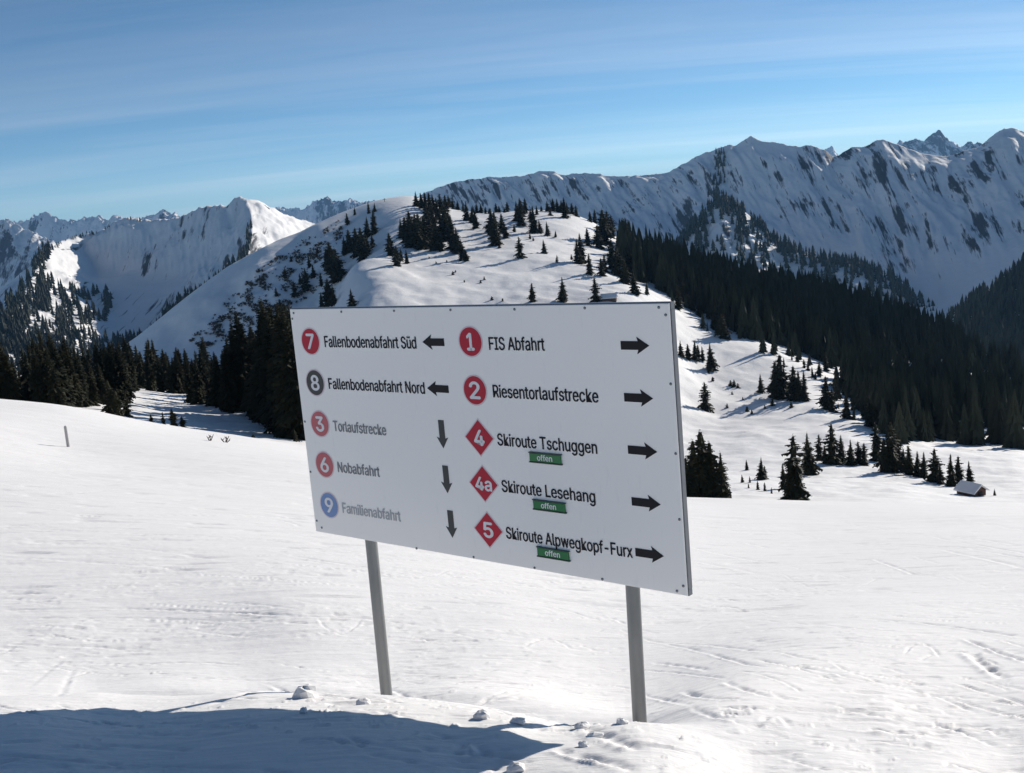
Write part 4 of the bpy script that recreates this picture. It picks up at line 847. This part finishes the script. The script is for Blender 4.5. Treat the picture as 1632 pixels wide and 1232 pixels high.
def disc(s, t, r, n=40, k=1.0): return [(s + r * k * math.cos(TAU * q / n), t + r * math.sin(TAU * q / n)) for q in range(n)]
def symbol(px, py, body, mat, shape, r, w, label):
    s, t = on_panel(px, py)
    if shape == 'disc':
        o = flat(disc(s, t, r + .007), 'number_disc', MS['pale'], sign, -.0010, .0009); f = flat(disc(s, t, r), 'disc_field', mat, o, -.0017, .0006)
    else:
        q = r + .008; o = flat([(s - q, t), (s, t - q), (s + q, t), (s, t + q)], 'number_diamond', MS['pale'], sign, -.0010, .0009); f = flat([(s - r, t), (s, t - r), (s + r, t), (s, t + r)], 'diamond_field', mat, o, -.0017, .0006)
    cap = r * (1.16 if shape == 'disc' else 0.86) * (0.86 if len(body) > 1 else 1)
    text(body, s - w / 2, s + w / 2, t - cap / 2, cap, MS['white'], o, 0.05, -0.0025); o['label'] = label
R1 = 0.068
symbol(495, 544, '7', MS['red'], 'disc', R1, .056, 'red disc with number 7'); symbol(502.5, 610, '8', MS['grey'], 'disc', R1, .060, 'dark grey disc with number 8'); symbol(510, 675.5, '3', MS['redglare'], 'disc', R1, .058, 'red disc with number 3')
symbol(517.5, 740.5, '6', MS['redglare'], 'disc', R1, .060, 'red disc with number 6'); symbol(525, 805, '9', MS['blue'], 'disc', R1, .060, 'blue disc with number 9')
symbol(750, 544.5, '1', MS['red'], 'disc', R1, .040, 'red disc with number 1'); symbol(757, 622, '2', MS['red'], 'disc', R1, .060, 'red disc with number 2')
symbol(764, 697.5, '4', MS['red'], 'diamond', 0.086, .058, 'red diamond with number 4'); symbol(771, 771, '4a', MS['red'], 'diamond', 0.086, .098, 'red diamond with 4a'); symbol(778.5, 844.5, '5', MS['red'], 'diamond', 0.086, .056, 'red diamond with number 5')
for body, a, b, cap, mat in [('Fallenbodenabfahrt Süd', (518.5, 553.5), (664, 555), .058, 'black'), ('Fallenbodenabfahrt Nord', (525, 620), (677.5, 627), .057, 'black'), ('Torlaufstrecke', (532.5, 687), (616, 693.5), .055, 'glare1'), ('Nobabfahrt', (539.5, 753), (605.5, 759), .055, 'glare1'), ('Familienabfahrt', (547, 818), (639, 830), .055, 'glare2'),  # lower left rows take the print with the glare painted in
        ('FIS Abfahrt', (780.5, 557.5), (868.5, 558.5), .058, 'black'), ('Riesentorlaufstrecke', (787, 634), (954, 640.5), .058, 'black'), ('Skiroute Tschuggen', (794, 710.5), (952, 722), .056, 'black'), ('Skiroute Lesehang', (801, 785.5), (949, 799), .056, 'black'), ('Skiroute Alpwegkopf-Furx', (808, 859.5), (1008.5, 887), .056, 'black')]:
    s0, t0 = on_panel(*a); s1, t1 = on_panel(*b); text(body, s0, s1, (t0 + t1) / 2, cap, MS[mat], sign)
def arrow(tail, tip, mat, w=.037, hw=.074, hl=.055):
    s0, t0 = on_panel(*tail); s1, t1 = on_panel(*tip)
    if abs(s1 - s0) > abs(t1 - t0):
        q = 1 if s1 > s0 else -1; t = (t0 + t1) / 2; n = s1 - q * hl; P = [(s0, t - w / 2), (n, t - w / 2), (n - q * .006, t - hw / 2), (s1, t), (n - q * .006, t + hw / 2), (n, t + w / 2), (s0, t + w / 2)]
        if q < 0: P = P[::-1]
    else:
        s = (s0 + s1) / 2; n = t1 + hl; P = [(s - w / 2, t0), (s - w / 2, n), (s - hw / 2, n + .006), (s, t1), (s + hw / 2, n + .006), (s + w / 2, n), (s + w / 2, t0)]
    flat(P, 'arrow', mat, sign)
for a, b, m_ in [((708, 545.5), (673.5, 545), 'black'), ((715, 620), (681, 619), 'black'), ((989.5, 550.5), (1035, 550.7), 'black'), ((995, 633.5), (1041, 634.8), 'black'), ((1001, 717), (1047.5, 719.7), 'black'), ((1007, 800), (1053, 803), 'black'), ((1013, 881.5), (1058, 884.7), 'black')]: arrow(a, b, MS[m_])
for a, b in [((703, 669.5), (706.5, 714.5)), ((709.5, 742), (713.5, 786)), ((717, 813.5), (721.5, 857))]: arrow(a, b, MS['grey'], hl=.05)  # dark grey instead of black: slight glare put into the colour
for a, b in [((845, 721), (895.5, 739)), ((851, 797), (902, 815.5)), ((857.5, 872), (908, 892))]:
    s0, t0 = on_panel(*a); s1, t1 = on_panel(*b); tc_ = (t0 + t1) / 2; hh = .0195
    pl = bevel_plate(s0, s1, tc_ - hh, tc_ + hh, -0.010, -0.0002, 'status_plate', MS['green'], sign, 0.0015); pl['label'] = 'green plate reading offen'
    bevel_plate(s0 - .004, s1 + .006, tc_ - hh - .006, tc_ - hh - .001, -0.012, -0.0002, 'guide_rail', MS['dark'], pl, 0.001); bevel_plate(s0 - .004, s1 + .006, tc_ + hh + .001, tc_ + hh + .005, -0.012, -0.0002, 'guide_rail', MS['dark'], pl, 0.001)
    c = (s0 + s1) / 2; text('offen', c - .042, c + .042, tc_ - .012, .026, MS['white'], pl, 0.04, -0.0105)

# ---------------------------------------------------------------- hut, shed, cabin, marks
MW = dict(wood=plain('weathered_dark_boards', (0.10, 0.060, 0.040), 0.85, var=0.35, scale=6, bmp=0.4, mscale=(1, 1, 4)), red=plain('reddish_boards', (0.10, 0.05, 0.038), 0.85, var=0.3, scale=6, mscale=(1, 1, 4)), dark=plain('dark_opening', (0.015, 0.013, 0.012), 0.8), snow=MAT['chunk'])
def hut(p, w, d, h, rz, label, cat, name, boards=True):
    r = bpy.data.objects.new(name, None); COL.objects.link(r); r.location = p; r.rotation_euler = (0, 0, rz); tag(r, label, cat)
    core = MB(); rise = 0.32 * d
    core.add([(-w / 2, -d / 2, -1.5), (w / 2, -d / 2, -1.5), (w / 2, d / 2, -1.5), (-w / 2, d / 2, -1.5), (-w / 2, -d / 2, h), (w / 2, -d / 2, h), (w / 2, d / 2, h), (-w / 2, d / 2, h), (-w / 2, 0, h + rise), (w / 2, 0, h + rise)],
             [(0, 1, 5, 4), (2, 3, 7, 6), (1, 2, 6, 9, 5), (3, 0, 4, 8, 7)]); core.obj('wall', MW['dark'], r)
    nb = 9
    for k in range(nb):
        x0 = -w / 2 + w * k / nb; MB().box(x0 + .012, x0 + w / nb - .012, -d / 2 - .035, -d / 2 + .01, -1.2, h - .02).obj('board', MW['wood'], r)
    for k in range(6):
        y0 = -d / 2 + d * k / 6; top = h + rise * (1 - abs(y0 + d / 12) / (d / 2)) - .12; MB().box(w / 2 - .01, w / 2 + .035, y0 + .012, y0 + d / 6 - .012, -1.2, top).obj('board', MW['red'], r)
    for s in (-1, 1):
        mb = MB(); e = .35; nx = 10; ny_ = 5; vs = []
        for lay in (0, 1):
            for i in range(nx + 1):
                for j in range(ny_ + 1):
                    x = -w / 2 - e + (w + 2 * e) * i / nx; y = s * (d / 2 + e) * j / ny_; z = h + rise - rise * abs(y) / (d / 2) + .02
                    if lay: z += (.24 + .06 * float(perlin(x * .8, y * .8, 5))) * (1 - .25 * (j == ny_) - .2 * (i in (0, nx)))
                    vs.append((x, y, z))
        n1 = (nx + 1) * (ny_ + 1); fs = []
        for i in range(nx):
            for j in range(ny_):
                a = i * (ny_ + 1) + j; q = (a, a + 1, a + ny_ + 2, a + ny_ + 1); fs.append(q); fs.append(tuple(n1 + t for t in q[::-1]))
        rim = [j for j in range(ny_ + 1)] + [i * (ny_ + 1) + ny_ for i in range(1, nx + 1)] + [nx * (ny_ + 1) + j for j in range(ny_ - 1, -1, -1)]
        fs += [(rim[k], rim[k + 1], n1 + rim[k + 1], n1 + rim[k]) for k in range(len(rim) - 1)]
        mb.add(vs, fs); mb.obj('snow_roof', MW['snow'], r, True)
    MB().box(w / 2 + .036, w / 2 + .08, -.45, .45, -.8, min(1.3, h - .1)).obj('door', MW['dark'], r)
    return r
p = hitB(1548, 789, 130); hut((p[0], p[1], p[2] - 0.40), 3.0, 2.5, 1.30, math.radians(-62), 'small brown wooden hut half buried in snow right of the tree row', 'hut', 'wooden_hut')
p = hitB(971, 478, 200); hut((p[0], p[1], p[2] - 1.3), 5.4, 4.0, 2.2, math.radians(-12), 'small dark timber shed just above the sign\'s top edge', 'shed', 'timber_shed')
p = hitB(1052, 448, 200); hut((p[0], p[1], p[2]), 3.4, 3.0, 1.6, math.radians(-20), 'tiny snow-roofed cabin at the forest edge above the sign', 'cabin', 'forest_cabin')
# piste marker on the left
Y = hitA(109, 712); r = ray(109, 712); hs = 33 * Y / FPX; x = r[0] * Y; z = gA(x, Y)
st = bpy.data.objects.new('piste_marker', None); COL.objects.link(st); st.location = (x, Y, z); tag(st, 'pale upright marker pole alone on the left snow slope', 'marker pole')
mk = plain('pale_weathered_pole', (0.42, 0.41, 0.40), 0.7, var=0.2); rr = 2.6 * Y / FPX
MB().tube((0.0, 0, -.4), (0, 0, hs), rr, rr * .92, 14).obj('pole', mk, st, True); MB().tube((0, 0, hs), (0, 0, hs + rr * .8), rr * .9, rr * .35, 14).obj('cap', mk, st, True)
# two twigs in the snow by the crest
tw = plain('bare_twig', (0.07, 0.05, 0.035), 0.9)
for px, py, n_, lab in ((359, 706, 5, 'forked bare twig poking out of the snow crest left of the sign'), (335, 704, 3, 'small bare twig tuft in the snow beside the forked twig')):
    Y = hitA(px, py); r = ray(px, py); x = r[0] * Y; mb = MB(); rt = random.Random(px)
    for k in range(n_):
        a = Vector((0, 0, -.1)); b = a + Vector((rt.uniform(-.5, .7), rt.uniform(-.3, .3), rt.uniform(.3, .9))) * (Y / 110); mb.tube(a, b, .05, .02, 6); mb.tube(a.lerp(b, .6), a.lerp(b, .6) + Vector((rt.uniform(-.4, .4), .1, .3)) * (Y / 110), .03, .012, 6)
    o = mb.obj('twig', tw); o.location = (x, Y, gA(x, Y)); tag(o, lab, 'twig')
# summit post and mast
p = hitB(613, 321, 500)
if p is not None:
    o = MB().tube((0, 0, -.5), (0, 0, 2.2), .16, .14, 8).box(-.8, .8, -.08, .08, 1.4, 1.65).obj('summit_post', tw); o.location = p; tag(o, 'tiny post with a crossbar on the bare hill top', 'post')
p = hitB(1143, 482, 200)
ms = bpy.data.objects.new('lift_mast', None); COL.objects.link(ms); ms.location = p; tag(ms, 'thin pale mast with a white head in the dark forest', 'mast')
hm = 33 * p[1] / FPX; MB().tube((0, 0, -1), (0, 0, hm), .16, .10, 8).obj('pole', mk, ms, True)
MB().tube((-.55, 0, hm - .1), (.55, 0, hm - .1), .42, .36, 10).tube((-.2, 0, hm + .2), (.2, 0, hm + .2), .3, .22, 10).obj('head', plain('white_enamel', (0.8, 0.8, 0.8), 0.4), ms, True)
# loose blocks of snow
def chunk(px, py, size, sq, label, seed):
    Y = hitA(px, py); r = ray(px, py); x = r[0] * Y; rc = random.Random(seed); n, m = 7, 10; vs = []
    for i in range(n):
        th = math.pi * i / (n - 1)
        for k in range(m):
            ph = TAU * k / m; a = [math.sin(th) * math.cos(ph), math.sin(th) * math.sin(ph), math.cos(th)]
            q = 1 / max(abs(a[0]) ** 4 + abs(a[1]) ** 4 + abs(a[2]) ** 4, .01) ** .25; q = 1 + (q - 1) * sq; q *= rc.uniform(.82, 1.12)
            vs.append((a[0] * q * size[0], a[1] * q * size[1], a[2] * q * size[2]))
    fs = [(i * m + k, i * m + (k + 1) % m, (i + 1) * m + (k + 1) % m, (i + 1) * m + k) for i in range(n - 1) for k in range(m)]
    o = MB().add(vs, fs).obj('snow_chunk', MAT['chunk'], None); o.location = (x, Y, gA(x, Y) + size[2] * .45); o.rotation_euler = (rc.uniform(-.2, .2), rc.uniform(-.2, .2), rc.uniform(-.6, .6)); tag(o, label, 'snow chunk', 'loose snow chunks in the foreground'); return o
chunk(487, 1112, (.055, .05, .040), 1.0, 'blocky snow chunk left of the left post', 1); chunk(580, 1122, (.035, .03, .018), .5, 'flat snow lump at the foot of the left post', 2); chunk(768, 1145, (.032, .028, .024), .8, 'small snow block midway between the two posts', 3)
chunk(826, 1153, (.034, .022, .016), .5, 'flat snow crumb right of the midway block', 4); chunk(928, 1162, (.034, .026, .020), .4, 'rough snow lump left of the right post', 5); chunk(992, 1152, (.026, .022, .017), .5, 'small snow lump touching the right post\'s foot', 6)
chunk(948, 1174, (.036, .022, .014), .4, 'long low snow crumb below the rough lump', 7); chunk(822, 1226, (.034, .028, .018), .4, 'snow lump below the shadow\'s tip at the bottom edge', 8); chunk(484, 1136, (.018, .016, .018), .6, 'tiny snow crumb on the edge of the sign\'s shadow', 9); chunk(930, 1188, (.02, .018, .012), .5, 'tiny snow crumb just right of the shadow\'s tip', 10)

# ---------------------------------------------------------------- air
hz = MB().box(-20000, 20000, -6000, 26000, -640, 460).obj('haze', None)
hz['kind'] = 'stuff'; hz['label'] = 'thin blue mountain air'
mh = bpy.data.materials.new('mountain_air'); mh.use_nodes = True; t = mh.node_tree
for n in list(t.nodes): t.nodes.remove(n)
oo = t.nodes.new('ShaderNodeOutputMaterial'); pv = t.nodes.new('ShaderNodeVolumePrincipled'); pv.inputs['Color'].default_value = (0.28, 0.58, 1.0, 1); pv.inputs['Density'].default_value = 3.0e-5; pv.inputs['Anisotropy'].default_value = 0.2
t.links.new(pv.outputs[0], oo.inputs['Volume']); hz.data.materials.clear(); hz.data.materials.append(mh)
